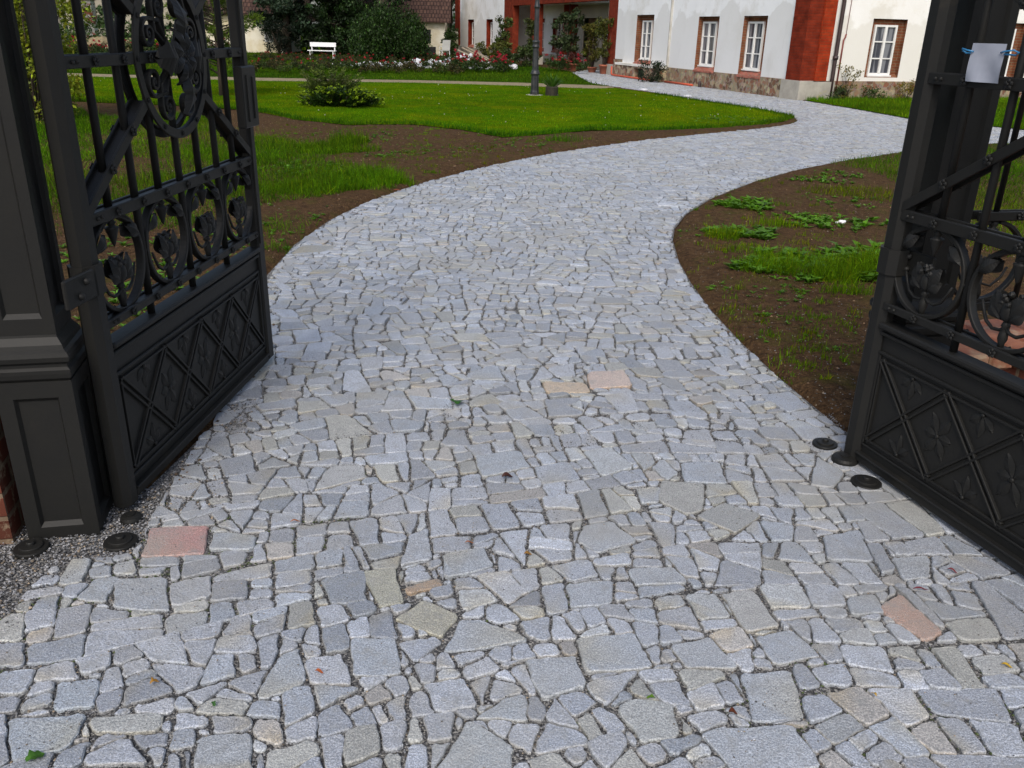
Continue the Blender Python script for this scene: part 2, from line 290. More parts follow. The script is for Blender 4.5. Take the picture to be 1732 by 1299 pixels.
BED = [(-1.75, 2.40)] + [(-1.35, 2.75), (-1.28, 3.4)] + [(x-.012, y) for x, y in pp[13:25]] + pp[25:] + far_r + [(x+.012, y) for x, y in re] + [(1.8, 2.95), (2.1, 1.9), (3.4, 1.2), (3.4, -1.6), (-4, -1.6), (-4, 1.7)]
LAWN = [G2(*q) for q in [(-500,120),(-300,150),(0,166),(150,174),(300,180),(425,188),(500,204),(590,213),(650,212),(700,212),(780,221),(850,234),(900,231),(1000,222),(1100,224),(1200,219),(1290,213),(1330,206),(1345,200),(1336,197),(1298,189),(1240,179),(1180,171),(1100,158),(1040,150),(1000,151),(870,146),(700,141),(440,138),(200,132),(-300,118),(-500,105)]]
LAWN = [G2(-500,160)]+LAWN[1:-1]+[G2(-500,112)]
TAN = [G2(*q) for q in [(-500,112),(-300,118),(200,132),(440,138),(700,141),(870,146),(1000,151),(1042,149.5),(1030,147),(1000,145),(870,140.5),(700,136.5),(440,132.5),(200,127),(-300,113),(-500,107)]]
STRIP = [G2(*q) for q in [(-500,107),(-300,113),(200,127),(440,132.5),(700,136.5),(870,140.5),(1000,145),(1030,147),(1000,142),(983,133),(962,121),(860,108),(770,97)]]+[(-4.6,60),(-40,60),(-55,45)]
LAWNB = [G2(1385,174.5),G2(1450,185.5),G2(1532,200.5),G2(1700,217),G2(1900,237)]+[tuple((P1+QD*14).xy),tuple((P1+QD*.35-SD*.02).xy),tuple((P1-SD*.35).xy)]
LAWNR = [G2(*q) for q in [(1400,279),(1440,273),(1527,260),(1600,249),(1700,246),(1900,265),(2500,400),(2500,560),(1900,500),(1640,420),(1580,340),(1490,300)]]
ROUGHL = [G2(*q) for q in [(-60,180),(60,182),(140,186),(150,196),(205,200),(215,188),(340,196),(380,222),(425,232),(480,238),(515,250),(560,240),(598,250),(560,265),(540,275),(600,278),(640,288),(690,298),(682,316),(640,318),(585,330),(550,342),(500,345),(450,352),(430,362),(300,392),(120,400),(40,405)]]
# ------------------------------------------------------------------ the ground
def fbm(x, y, seed=0):
    r = np.random.default_rng(seed); z = np.zeros_like(x)
    for k in range(14):
        f = .5*1.55**k; a = r.uniform(0, 6.28); ph = r.uniform(0, 6.28); ph2 = r.uniform(0, 6.28); amp = 1/(1+k*.55)
        z += amp*np.sin((x*math.cos(a)+y*math.sin(a))*f+ph+1.3*np.sin((x*math.sin(a)-y*math.cos(a))*f*.7+ph2))
    return z/4
def axis(lo, hi, a, b, st):
    c = list(np.arange(a, b, st)); x = a; s_ = st
    left = []
    while x > lo: s_ *= 1.25; x -= s_; left.append(x)
    x = c[-1]; s_ = st; right = []
    while x < hi: s_ *= 1.25; x += s_; right.append(x)
    return np.array(left[::-1]+c+right)
gx = axis(-260, 260, -7.0, 7.5, .05); gy = axis(-60, 420, 2.6, 27, .06)
X, Y = np.meshgrid(gx, gy); xf, yf = X.ravel(), Y.ravel()
Z = .012+.014*fbm(xf*5, yf*5, 3)+.010*np.clip(fbm(xf*17, yf*17, 5), -1, 1)
Z *= np.clip((40-np.abs(yf))/10, 0, 1)
inb = pip(xf, yf, BED)
def dist_to(poly, x, y):
    d = np.full(len(x), 1e9); P = np.asarray(poly); Q = np.roll(P, -1, 0)
    for (a, b), (c, e) in zip(P, Q):
        l = max((c-a)**2+(e-b)**2, 1e-9); t = np.clip(((x-a)*(c-a)+(y-b)*(e-b))/l, 0, 1); d = np.minimum(d, np.hypot(x-a-t*(c-a), y-b-t*(e-b)))
    return d
dd = dist_to(BED, xf, yf)
Z = np.where(inb, -.05, np.minimum(Z, -.02+dd*.6))
Z += np.where(inb, 0, np.exp(-((dd-.5)/.5)**2)*.02)
for pl in (LAWN, TAN, STRIP, LAWNB): Z = np.where(pip(xf, yf, pl), np.minimum(Z, .004), Z)
nx_, ny_ = len(gx), len(gy); ii = np.arange(nx_*ny_).reshape(ny_, nx_)
GF = np.stack([ii[:-1, :-1].ravel(), ii[:-1, 1:].ravel(), ii[1:, 1:].ravel(), ii[1:, :-1].ravel()], 1)
tag(fastmesh('ground', np.stack([xf, yf, Z], 1), [GF], 'soil', smooth=True), kind='structure')
def gz(x, y):
    """height of the soil at points"""
    ix = np.clip(np.searchsorted(gx, x)-1, 0, nx_-2); iy = np.clip(np.searchsorted(gy, y)-1, 0, ny_-2); ZZ = Z.reshape(ny_, nx_)
    tx = (x-gx[ix])/(gx[ix+1]-gx[ix]); ty = (y-gy[iy])/(gy[iy+1]-gy[iy])
    return (ZZ[iy, ix]*(1-tx)+ZZ[iy, ix+1]*tx)*(1-ty)+(ZZ[iy+1, ix]*(1-tx)+ZZ[iy+1, ix+1]*tx)*ty
sheet('gravel_bed', BED, -.011, 'gravel', kind='structure')
# ------------------------------------------------------------------ paving stones of the path
def area(p):
    return abs(sum(p[i][0]*p[(i+1) % len(p)][1]-p[(i+1) % len(p)][0]*p[i][1] for i in range(len(p))))/2
def clip(p, ax, ay, nx, ny):
    """keep the side of polygon p where (x-a).n >= 0"""
    q = []; m_ = len(p); dd_ = [(x-ax)*nx+(y-ay)*ny for x, y in p]
    for i in range(m_):
        a, b = p[i], p[(i+1) % m_]; da, db = dd_[i], dd_[(i+1) % m_]
        if da >= 0: q.append(a)
        if (da < 0) != (db < 0): t = da/(da-db); q.append((a[0]+(b[0]-a[0])*t, a[1]+(b[1]-a[1])*t))
    return q
def ccw(p):
    s_ = sum(p[i][0]*p[(i+1) % len(p)][1]-p[(i+1) % len(p)][0]*p[i][1] for i in range(len(p)))
    return p if s_ > 0 else p[::-1]
R = random.Random(23)
def split(p, out, depth=0):
    A = area(p)
    k = R.random(); target = (.0128 if p[0][1] < 4 else .0105)*math.exp(R.gauss(0, .62))
    if A < max(target, .005) or depth > 12: out.append(p); return
    best = 0; ax = (1, 0)
    for i in range(len(p)):
        for j in range(i+1, len(p)):
            dx, dy = p[j][0]-p[i][0], p[j][1]-p[i][1]; l = dx*dx+dy*dy
            if l > best: best = l
    cxm = sum(q[0] for q in p)/len(p); cym = sum(q[1] for q in p)/len(p)
    sxx = sum((q[0]-cxm)**2 for q in p); syy = sum((q[1]-cym)**2 for q in p); sxy = sum((q[0]-cxm)*(q[1]-cym) for q in p)
    e_ = max(range(len(p)), key=lambda i: (p[(i+1) % len(p)][0]-p[i][0])**2+(p[(i+1) % len(p)][1]-p[i][1])**2)
    th = math.atan2(p[(e_+1) % len(p)][1]-p[e_][1], p[(e_+1) % len(p)][0]-p[e_][0]) if R.random() < .88 else .5*math.atan2(2*sxy, sxx-syy)
    th += R.gauss(0, .17)
    o_ = R.uniform(-.22, .22)*math.sqrt(A)
    nx, ny = math.cos(th), math.sin(th); a = (cxm+nx*o_, cym+ny*o_)
    q1 = clip(p, a[0], a[1], nx, ny); q2 = clip(p, a[0], a[1], -nx, -ny)
    if len(q1) < 3 or len(q2) < 3 or area(q1) < .0015 or area(q2) < .0015: out.append(p); return
    split(q1, out, depth+1); split(q2, out, depth+1)
SP = [ # stones that stand out in the photograph: outline in its pixels, colour
 ([(236,941),(254,893),(355,888),(345,936)], (1.15,.74,.66)), ([(914,645),(993,647),(1001,664),(923,664)], (1.25,1.02,.78)), ([(992,633),(1056,632),(1071,655),(997,656)], (1.22,1.0,.86)),
 ([(1484,1026),(1521,1000),(1598,1070),(1562,1084)], (1.15,.80,.64)), ([(665,1046),(715,1012),(778,1037),(748,1078)], (1.0,.93,.76)), ([(612,965),(670,960),(685,1020),(640,1026)], (.97,.92,.76)),
 ([(683,993),(745,975),(752,988),(690,1006)], (.98,.76,.56)), ([(985,762),(1035,755),(1073,792),(1018,805)], (1.1,1.1,1.08)), ([(1113,845),(1118,812),(1193,818),(1190,862),(1160,870)], (.95,.90,.80)),
 ([(1175,872),(1225,848),(1290,870),(1245,902)], (.90,.87,.80)), ([(1250,1135),(1340,1131),(1363,1216),(1272,1220)], (1.0,1.02,1.05)), ([(1182,1240),(1215,1228),(1345,1228),(1392,1298),(1245,1310)], (1,1.01,1.03)),
 ([(1040,1195),(1075,1180),(1140,1190),(1152,1245),(1085,1258)], (1.02,1.0,.93)), ([(972,1080),(1075,1070),(1107,1130),(990,1139)], (1,1.02,1.05)), ([(886,1115),(975,1108),(993,1162),(915,1182)], (1,1,1)),
 ([(745,1102),(775,1045),(815,1045),(905,1083),(790,1100)], (.98,1,1.03)), ([(592,1077),(670,1078),(682,1140),(595,1143)], (.95,.98,1.02)), ([(190,975),(285,972),(290,1035),(187,1028)], (.98,1,1.03)),
 ([(125,1012),(160,975),(205,972),(178,1019)], (.97,1,1.03)), ([(1217,1003),(1272,995),(1323,1060),(1262,1068)], (1.05,1,.92)), ([(1155,1003),(1210,1003),(1238,1042),(1185,1048)], (1,.99,.96)),
 ([(150,1212),(280,1205),(268,1236),(155,1241)], (1.02,.99,.9)), ([(330,1245),(425,1236),(430,1305),(328,1305)], (.97,.97,.96)), ([(540,980),(618,962),(622,1014),(560,1021)], (.70,.72,.75)),
 ([(747,937),(820,925),(836,960),(752,979)], (.95,.96,.97)), ([(725,1320),(790,1215),(872,1262),(862,1325)], (.98,.99,.97)), ([(1505,940),(1572,938),(1576,976),(1530,981)], (1,1,1)), ([(545,800),(560,787),(615,785),(622,806),(530,830)], (1.08,1.04,.98)),
 ([(690,1048),(700,1050),(702,1055)], None), ([(430,1180),(470,1110),(507,1092),(520,1150),(450,1182)], (.96,.98,1)), ([(800,770),(880,760),(900,790),(815,808)], (.98,1,1.02)),
 ([(1150,782),(1215,780),(1232,818),(1158,814)], (.95,.98,1.03)), ([(1100,790),(1120,775),(1150,800),(1128,812)], (1,1,1)), ([(10,1215),(150,1205),(118,1262),(20,1290)], (.92,.97,1.02)), ([(95,1150),(172,1145),(160,1195),(88,1203)], (.95,1,1.05)),
 ([(95,990),(120,945),(158,943),(138,985)], (1,1,.97)), ([(690,905),(725,890),(732,945),(676,958)], (1,1,1.02)), ([(1060,960),(1140,958),(1165,985),(1075,990)], (.97,.97,.97)), ([(400,900),(436,905),(428,930),(352,930),(360,900)], (.98,1,1.02)),
 ([(985,888),(1035,880),(1080,915),(1010,935),(975,915)], (.96,.96,.96)), ([(1382,770),(1430,800),(1410,825),(1370,820)], (1,1.01,1.04)), ([(1075,825),(1120,823),(1115,850),(1085,852)], (1,1,1)), ([(1640,1110),(1700,1105),(1732,1135),(1665,1142)], (1.1,1.07,1.0)),
 ([(955,985),(1040,980),(1035,1020),(965,1028)], (.97,.98,1)), ([(850,1180),(890,1170),(895,1220),(800,1215)], (.97,.99,1)), ([(1130,1090),(1200,1075),(1255,1130),(1160,1130)], (.98,.98,.98)),
 ([(1390,905),(1455,893),(1480,950),(1400,948)], (.95,.97,1.02)), ([(1275,1075),(1340,1063),(1390,1110),(1310,1125)], (.97,.99,1.03)), ([(1430,1010),(1480,1000),(1500,1035),(1440,1040)], (.95,.97,1.0))]
special = [(ccw([G2(*q) for q in p]), c) for p, c in SP if c]
special = [(p, tuple(v**1.3 for v in c) if max(c)-min(c) > .15 else c) for p, c in special]
cells = []
def warp(x, y):
    a = .16+.10*math.sin(.45*y+.6); X_, Y_ = x*math.cos(a)-y*math.sin(a), x*math.sin(a)+y*math.cos(a)
    return (X_+.07*math.sin(2.1*Y_+.7)+.035*math.sin(5.3*Y_+X_*2), Y_+.08*math.sin(1.7*X_+.5*Y_)+.035*math.sin(4.7*X_+1.1*Y_+2))
yr = -8.0
while yr < 50:
    hrow = R.uniform(.15, .30); xr = -14-R.random()*.4
    while xr < 30:
        wr = R.uniform(.20, .56); p = [warp(xr, yr), warp(xr+wr, yr), warp(xr+wr, yr+hrow), warp(xr, yr+hrow)]; c = p[0]
        if -6 < c[0] < 17 and -1.8 < c[1] < 46:
            m_ = pip(np.array([q[0] for q in p]), np.array([q[1] for q in p]), STONES)
            if m_.any(): cells.append((p, m_.all()))
        xr += wr
    yr += hrow
SPOLY = np.array(STONES); SNEXT = np.roll(SPOLY, -1, 0)
pa = sum(SPOLY[i][0]*SNEXT[i][1]-SNEXT[i][0]*SPOLY[i][1] for i in range(len(SPOLY)))
orient = 1 if pa > 0 else -1
polys = []
for p, inside in cells:
    out = []; split(ccw(p), out)
    for q in out:
        cx_ = sum(a[0] for a in q)/len(q); cy_ = sum(a[1] for a in q)/len(q)
        if not inside:
            ms = pip(np.array([a[0] for a in q]+[cx_]), np.array([a[1] for a in q]+[cy_]), STONES)
            if not ms.any(): continue
            if not ms.all():
                d_ = []; P_, Q_ = SPOLY, SNEXT; l = ((Q_-P_)**2).sum(1)+1e-12; t = np.clip((((cx_, cy_)-P_)*(Q_-P_)).sum(1)/l, 0, 1); D = np.hypot(*((P_+(Q_-P_)*t[:, None])-(cx_, cy_)).T); k = int(D.argmin())
                tx, ty = Q_[k]-P_[k]; l_ = math.hypot(tx, ty) or 1; nx, ny = -ty/l_*orient, tx/l_*orient
                q = clip(q, P_[k][0], P_[k][1], nx, ny)
                if len(q) < 3 or area(q) < .002: continue
        polys.append((q, None))
def overlap(a, b):
    q = a
    for i in range(len(b)):
        x0, y0 = b[i]; x1, y1 = b[(i+1) % len(b)]; q = clip(q, x0, y0, -(y1-y0), x1-x0)
        if len(q) < 3: return 0
    return area(q)
res = []
for q, c in polys:
    todo = [q]; cut = False
    if min(a[1] for a in q) < 5:
        for sp, sc_ in special:
            if abs(sp[0][0]-q[0][0])+abs(sp[0][1]-q[0][1]) > 1.2: continue
            nxt = []
            for t in todo:
                if overlap(t, sp) < 2e-5: nxt.append(t); continue
                cut = True; rest = t
                for i in sorted(range(len(sp)), key=lambda i: -area(o) if len(o := clip(t, sp[i][0], sp[i][1], sp[(i+1) % len(sp)][1]-sp[i][1], -(sp[(i+1) % len(sp)][0]-sp[i][0]))) >= 3 else 0):
                    x0, y0 = sp[i]; x1, y1 = sp[(i+1) % len(sp)]; o = clip(rest, x0, y0, (y1-y0), -(x1-x0)); rest = clip(rest, x0, y0, -(y1-y0), x1-x0)
                    if len(o) >= 3 and area(o) > .0005: nxt.append(o)
                    if len(rest) < 3: break
            todo = nxt
    for t in todo:
        if cut: out = []; split(t, out); res += [(u_, None) for u_ in out if area(u_) > .0005]
        else: res.append((t, None))
for sp, c in special: res.append((sp, c))
SV = []; SF = []; SCOL = []; SFn = {}
def inset(p, gs):
    q = list(p); n = len(p)
    for i in range(n):
        x0, y0 = p[i]; x1, y1 = p[(i+1) % n]; l = math.hypot(x1-x0, y1-y0)
        if l < 1e-6: continue
        nx, ny = -(y1-y0)/l, (x1-x0)/l; q = clip(q, x0+nx*gs, y0+ny*gs, nx, ny)
        if len(q) < 3: return []
    return q
stone_list = []
for q, c in res:
    q = ccw(q); cx_ = sum(a[0] for a in q)/len(q); cy_ = sum(a[1] for a in q)/len(q); nearv = cy_ < 9
    g_ = (R.uniform(.0015, .0062) if cy_ < 3.2 else R.uniform(.0012, .0052)) if c is None else .0025
    if R.random() < .06: g_ += .003
    q = inset(q, g_)
    if len(q) < 3 or area(q) < .0003: continue
    j_ = .0035 if cy_ < 3.2 else .006
    q = [(a[0]+R.uniform(-j_, j_), a[1]+R.uniform(-j_, j_)) for a in q] if c is None else q
    # drop tiny edges
    q = [a for i, a in enumerate(q) if math.hypot(a[0]-q[i-1][0], a[1]-q[i-1][1]) > .006]
    if len(q) < 3: continue
    ring = []
    n = len(q)
    for i in range(n):
        a, b, z_ = q[i], q[(i+1) % n], q[i-1]; le = math.hypot(b[0]-a[0], b[1]-a[1]); lp = math.hypot(z_[0]-a[0], z_[1]-a[1])
        cc = R.uniform(.004, .012) if cy_ < 3.2 else R.uniform(.008, .022)
        ring.append((a[0]+(z_[0]-a[0])*min(cc/lp, .3), a[1]+(z_[1]-a[1])*min(cc/lp, .3))); ring.append((a[0]+(b[0]-a[0])*min(cc/le, .3), a[1]+(b[1]-a[1])*min(cc/le, .3)))
        if cy_ < 8:
            k = int(le/(.018 if cy_ < 4 else .03))
            ph = R.uniform(0, 6)
            for j in range(1, k):
                t = j/k; off = R.gauss(0, .0014)+.0030*math.sin(ph+t*5); ring.append((a[0]+(b[0]-a[0])*t-(b[1]-a[1])/le*off, a[1]+(b[1]-a[1])*t+(b[0]-a[0])/le*off))
    tx, ty, h = (R.gauss(0, .018), R.gauss(0, .018), R.gauss(.0, .0015)) if cy_ < 3.2 else (R.gauss(0, .035), R.gauss(0, .035), R.gauss(.0, .0028))
    zt = lambda x, y: h+tx*(x-cx_)+ty*(y-cy_)
    b = len(SV); m_ = len(ring); rad = math.sqrt(area(q)/3.14)
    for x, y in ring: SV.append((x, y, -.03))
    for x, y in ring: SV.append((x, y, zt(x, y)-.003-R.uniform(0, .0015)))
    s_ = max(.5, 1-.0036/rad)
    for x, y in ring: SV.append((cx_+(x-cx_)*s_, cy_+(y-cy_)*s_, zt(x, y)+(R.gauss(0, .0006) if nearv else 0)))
    for lv in (0, 1):
        for i in range(m_): SF.append((b+lv*m_+i, b+lv*m_+(i+1) % m_, b+(lv+1)*m_+(i+1) % m_, b+(lv+1)*m_+i))
    SFn.setdefault(m_, []).append([b+2*m_+i for i in range(m_)])
    if c is None:
        v = R.gauss(.98, .12); k = R.random(); warm = R.gauss(0, .014)
        c = (v*(1+warm), v*(1+warm*.2), v*(1.03-warm))
        if k < .10: c = (v*1.05, v*1.0, v*.88)
        elif k < .13: c = (v*1.07, v*.97, v*.86)
        elif k < .25: c = (v*.90, v*.925, v*.97)
        elif k < .29: c = (v*1.14, v*1.13, v*1.1)
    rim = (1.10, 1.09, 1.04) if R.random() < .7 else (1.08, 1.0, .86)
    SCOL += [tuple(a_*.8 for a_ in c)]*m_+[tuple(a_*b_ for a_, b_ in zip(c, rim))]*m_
    st = R.uniform(0, 6.28) if R.random() < .25 else None   # a weathered side on some stones
    for x, y in ring:
        k = 1+R.gauss(0, .03); t_ = (c[0]*k, c[1]*k, c[2]*k)
        if st is not None and math.cos(math.atan2(y-cy_, x-cx_)-st) > .55: t_ = (t_[0]*1.03, t_[1]*.95, t_[2]*.80)
        SCOL.append(t_)
tag(fastmesh('path', np.array(SV), [np.array(SF)]+[np.array(f) for f in SFn.values()], 'granite', col=np.array(SCOL)), kind='structure')
print('stones', len(res), 'verts', len(SV))
# ------------------------------------------------------------------ scattering helpers
def scatter(poly, dens, margin=None):
    P = np.asarray(poly); x0, y0 = P.min(0); x1, y1 = P.max(0); n = int((x1-x0)*(y1-y0)*dens); x = rng.uniform(x0, x1, n); y = rng.uniform(y0, y1, n); k = pip(x, y, P); return x[k], y[k]
def pebbles(name, x, y, z, r, cols, lab, cat_=None):
    n = len(x); base = np.array([(1,0,0),(0,1,0),(-1,0,0),(0,-1,0),(0,0,1),(0,0,-1)], float); t = np.array([(0,1,4),(1,2,4),(2,3,4),(3,0,4),(1,0,5),(2,1,5),(3,2,5),(0,3,5)])
    a = rng.uniform(0, 6.28, n); ca_, sa_ = np.cos(a), np.sin(a); V = base[None]*(r[:, None, None]*rng.uniform(.6, 1.25, (n, 6, 3)))
    V[:, :, 2] *= .7; vx = V[:, :, 0]*ca_[:, None]-V[:, :, 1]*sa_[:, None]; vy = V[:, :, 0]*sa_[:, None]+V[:, :, 1]*ca_[:, None]
    V = np.stack([vx+x[:, None], vy+y[:, None], V[:, :, 2]+z[:, None]], 2).reshape(-1, 3); F = (t[None]+6*np.arange(n)[:, None, None]).reshape(-1, 3)
    return tag(fastmesh(name, V, [F], 'pebble', col=np.repeat(cols, 6, 0)), label=lab, cat=cat_ or 'gravel', kind='stuff')
def greycols(n, lo=.05, hi=.38, warm=.12):
    v = rng.uniform(0, 1, n)**1.6*(hi-lo)+lo; c = np.stack([v, v, v*1.03], 1); k = rng.random(n) < warm; c[k] *= (1.2, .95, .65); return c
GRAV = [(-1.75, 2.40), (-1.3, 2.8), (-1.27, 3.6), (-1.15, 3.6), (-1.1, 2.9), (-1.0, 2.55), G2(246,935), G2(160,948), G2(100,960), G2(60,1015), G2(20,1080), G2(-60,1140), (-2.2, 1.5), (-2.4, 2.1)]
x, y = scatter(GRAV, 14000); n = len(x)
pebbles('gravel', x, y, np.full(n, -.008)+rng.uniform(0, .006, n), rng.uniform(.0025, .0065, n), greycols(n), 'loose grey gravel around the foot of the gate post')
x, y = scatter([(-1.6, .7), (1.9, .7), (1.9, 3.6), (-1.2, 3.6)], 9000); n = len(x)
pebbles('gravel', x, y, np.full(n, -.010)+rng.uniform(0, .005, n), rng.uniform(.002, .0045, n), greycols(n, .03, .36, .08), 'fine dark gravel filling the joints between the paving stones')
x, y = scatter([(-1.9, .7), (1.9, .7), (2.2, 4.2), (-1.2, 4.2)], 2600); k = rng.random(len(x)) < np.clip(fbm(x*6, y*6, 31)*1.4+.1, .02, .8); x, y = x[k], y[k]; n = len(x)
pebbles('grit', x, y, np.full(n, .002), rng.uniform(.0012, .003, n), greycols(n, .05, .30, .3), 'fine grit strewn over the tops of the paving stones', 'grit')
# earth spilled over the edge of the paving, and moss in some joints
x, y = scatter([(-3, 2.8), (3.2, 2.8), (9, 20), (-2, 20)], 700); k = pip(x, y, STONES); x, y = x[k], y[k]; d = dist_to(STONES, x, y); k = rng.random(len(x)) < np.exp(-d/.035)*(.5+fbm(x*2, y*2, 77)); x, y = x[k], y[k]; n = len(x); v = rng.uniform(.4, 1.5, n)
pebbles('spilled_soil', x, y, np.full(n, .003), rng.uniform(.003, .010, n), np.stack([.085*v, .052*v, .028*v], 1), 'crumbs of brown earth spilled over the edge of the paving', 'soil')
x, y = scatter([(-1.9, .7), (1.9, .7), (2.4, 7), (-1.2, 7)], 3500); k = pip(x, y, STONES) & (fbm(x*2.3, y*2.3, 91) > .42); x, y = x[k], y[k]; n = len(x); v = rng.uniform(.4, 1.4, n)
pebbles('moss', x, y, np.full(n, -.008), rng.uniform(.003, .006, n), np.stack([.06*v, .085*v, .02*v], 1), 'thin moss growing in some joints of the paving', 'moss')
# ------------------------------------------------------------------ vegetation helpers
def blades(x, y, h, wd, cols, z=None, lean=.35):
    n = len(x); z = gz(x, y) if z is None else z; a = rng.uniform(0, 6.28, n); la = rng.uniform(0, 6.28, n); l = np.abs(rng.normal(0, lean, n))*h
    dx, dy = np.cos(a)*wd/2, np.sin(a)*wd/2; lx, ly = np.cos(la)*l, np.sin(la)*l; zz = z-.004
    V = np.stack([np.stack([x-dx, y-dy, zz], 1), np.stack([x+dx, y+dy, zz], 1), np.stack([x+dx*.8+lx*.35, y+dy*.8+ly*.35, zz+h*.55], 1), np.stack([x-dx*.8+lx*.35, y-dy*.8+ly*.35, zz+h*.55], 1), np.stack([x+lx, y+ly, zz+h*np.clip(1-.3*(l/h), .4, 1)], 1)], 1).reshape(-1, 3)
    b = 5*np.arange(n)[:, None]; return V, b+np.array([[0, 1, 2, 3]]), b+np.array([[3, 2, 4]]), np.repeat(cols, 5, 0)
def grass_cols(n, x, y, base=(.045, .125, .010), var=.3):
    base = (base[0]*1.5, base[1]*1.22, base[2]*.35)
    v = np.exp(rng.normal(0, var, n))*np.clip(1+.5*fbm(x*1.1, y*1.1, 9)+.3*fbm(x*3.7, y*3.7, 19), .45, 1.8); c = np.array(base)[None]*v[:, None]; c[:, 0] *= 1+.45*np.clip(fbm(x*.8+9, y*.9, 21), -.6, 1); k = rng.random(n) < .10; c[k] *= (1.9, 1.2, 1.2); return np.clip(c, 0.004, .5)
def grass_obj(name, parts, lab):
    Vs, Q, T, C_ = [], [], [], []; b = 0
    for V, q, t, c in parts: Vs.append(V); Q.append(q+b); T.append(t+b); C_.append(c); b += len(V)
    return tag(fastmesh(name, np.concatenate(Vs), [np.concatenate(Q), np.concatenate(T)], 'blade', col=np.concatenate(C_)), label=lab, cat='grass', kind='stuff')
def leaves(cen, size, cols, aspect=.5, flat=0., outward=None):
    """rhombic leaf faces at cen (n,3)"""
    n = len(cen); d = rng.normal(0, 1, (n, 3)); 
    if outward is not None: d = d*.6+outward
    d /= np.linalg.norm(d, axis=1)[:, None]+1e-9; u = rng.normal(0, 1, (n, 3)); u[:, 2] *= (1-flat); e = np.cross(d, u); e /= np.linalg.norm(e, axis=1)[:, None]+1e-9
    s_ = size[:, None] if hasattr(size, '__len__') else size
    V = np.stack([cen-d*s_*.5, cen+e*s_*aspect*.5, cen+d*s_*.5, cen-e*s_*aspect*.5], 1).reshape(-1, 3)
    return V, (4*np.arange(n)[:, None]+np.array([[0, 1, 2, 3]])), np.repeat(cols, 4, 0)
def leafobj(name, cen, size, cols, parent=None, aspect=.5, m='leaf', outward=None):
    V, F, C_ = leaves(cen, size, cols, aspect, outward=outward); return fastmesh(name, V, [F], m, parent, col=C_)
def varcol(n, base, var=.35, hue=.1):
    v = np.exp(rng.normal(0, var, n)); c = np.array(base)[None]*v[:, None]; c[:, 0] *= np.exp(rng.normal(0, hue, n)); return c
def clumps(centers, radii, per, squash=(1, 1, .8), shell=.5):
    """points spread in ellipsoidal clumps"""
    out = []
    for c, r_ in zip(centers, radii):
        k = max(3, int(per*r_*r_)); d = rng.normal(0, 1, (k, 3)); d /= np.linalg.norm(d, axis=1)[:, None]; rr = r_*(rng.random(k)**shell)
        out.append(np.array(c)[None]+d*rr[:, None]*np.array(squash)[None])
    return np.concatenate(out)
# ------------------------------------------------------------------ lawns and grass
sheet('lawn', LAWN, .022, 'turf', kind='structure'); sheet('sandy_path', TAN, .018, 'sand', kind='structure'); sheet('lawn_verge', STRIP, .024, 'turf_dark', kind='structure'); sheet('lawn_by_house', LAWNB, .022, 'turf', kind='structure')
sheet('far_lawn', [(-200, 61), (200, 61), (200, 400), (-200, 400)], .03, 'turf', kind='structure')
def gset(poly, dens, h, wd, base=(.045, .125, .010), z=.02, jit=.3, lean=.35, var=.3, tuft=0):
    x, y = scatter(poly, dens); f = fbm(x*3.1, y*3.1, 41)+.5*fbm(x*7, y*7, 43)
    if tuft: k = rng.random(len(x)) < np.clip(.62+f*tuft, .08, 1); x, y, f = x[k], y[k], f[k]
    n = len(x); hh = h*np.exp(rng.normal(0, jit, n))*np.clip(1+f*tuft, .35, 2.2); return blades(x, y, hh, np.full(n, wd)*rng.uniform(.6, 1.3, n), grass_cols(n, x, y, base, var), None if z is None else np.full(n, z), lean)
parts = [gset(LAWN, 1000, .022, .008, (.066, .150, .004), jit=.4, lean=.8), gset(STRIP, 130, .05, .022, (.032, .085, .010), lean=.6, jit=.5), gset(LAWNB, 700, .09, .012, (.05, .14, .012))]
# longer grass along the cut edge of the lawn
x, y = scatter(LAWN, 2600); d = dist_to(LAWN, x, y); k = (d < .28) & (y < 25.5) & (rng.random(len(x)) < np.exp(-d/.12)); x, y = x[k], y[k]; n = len(x)
parts.append(blades(x, y, .075*np.exp(rng.normal(0, .3, n)), np.full(n, .009), grass_cols(n, x, y, (.022, .078, .006)), np.full(n, .01), .5))
grass_obj('grass', parts, 'short mown green grass of the lawn beyond the bare soil')
pr = [gset(ROUGHL, 2400, .062, .0055, (.042, .118, .008), None, jit=.45, lean=.85, tuft=.9, var=.4), gset(LAWNR, 1700, .055, .006, (.05, .12, .010), None, lean=.8, tuft=.6)]
grass_obj('grass', pr, 'rough long grass growing beside the curving path')
def patch(px, py, rx, ry, n, h, wd, base=(.05, .14, .01), lean=.4):
    c = G(px, py); a = rng.uniform(0, 6.28, n); r_ = np.sqrt(rng.random(n))*(1+.25*np.sin(3*a+px)); x = c.x+np.cos(a)*r_*rx; y = c.y+np.sin(a)*r_*ry; k = ~pip(x, y, STONES); x, y = x[k], y[k]; n = len(x)
    return blades(x, y, h*np.exp(rng.normal(0, .35, n)), np.full(n, wd)*rng.uniform(.5, 1.3, n), grass_cols(n, x, y, base, .35), None, lean)
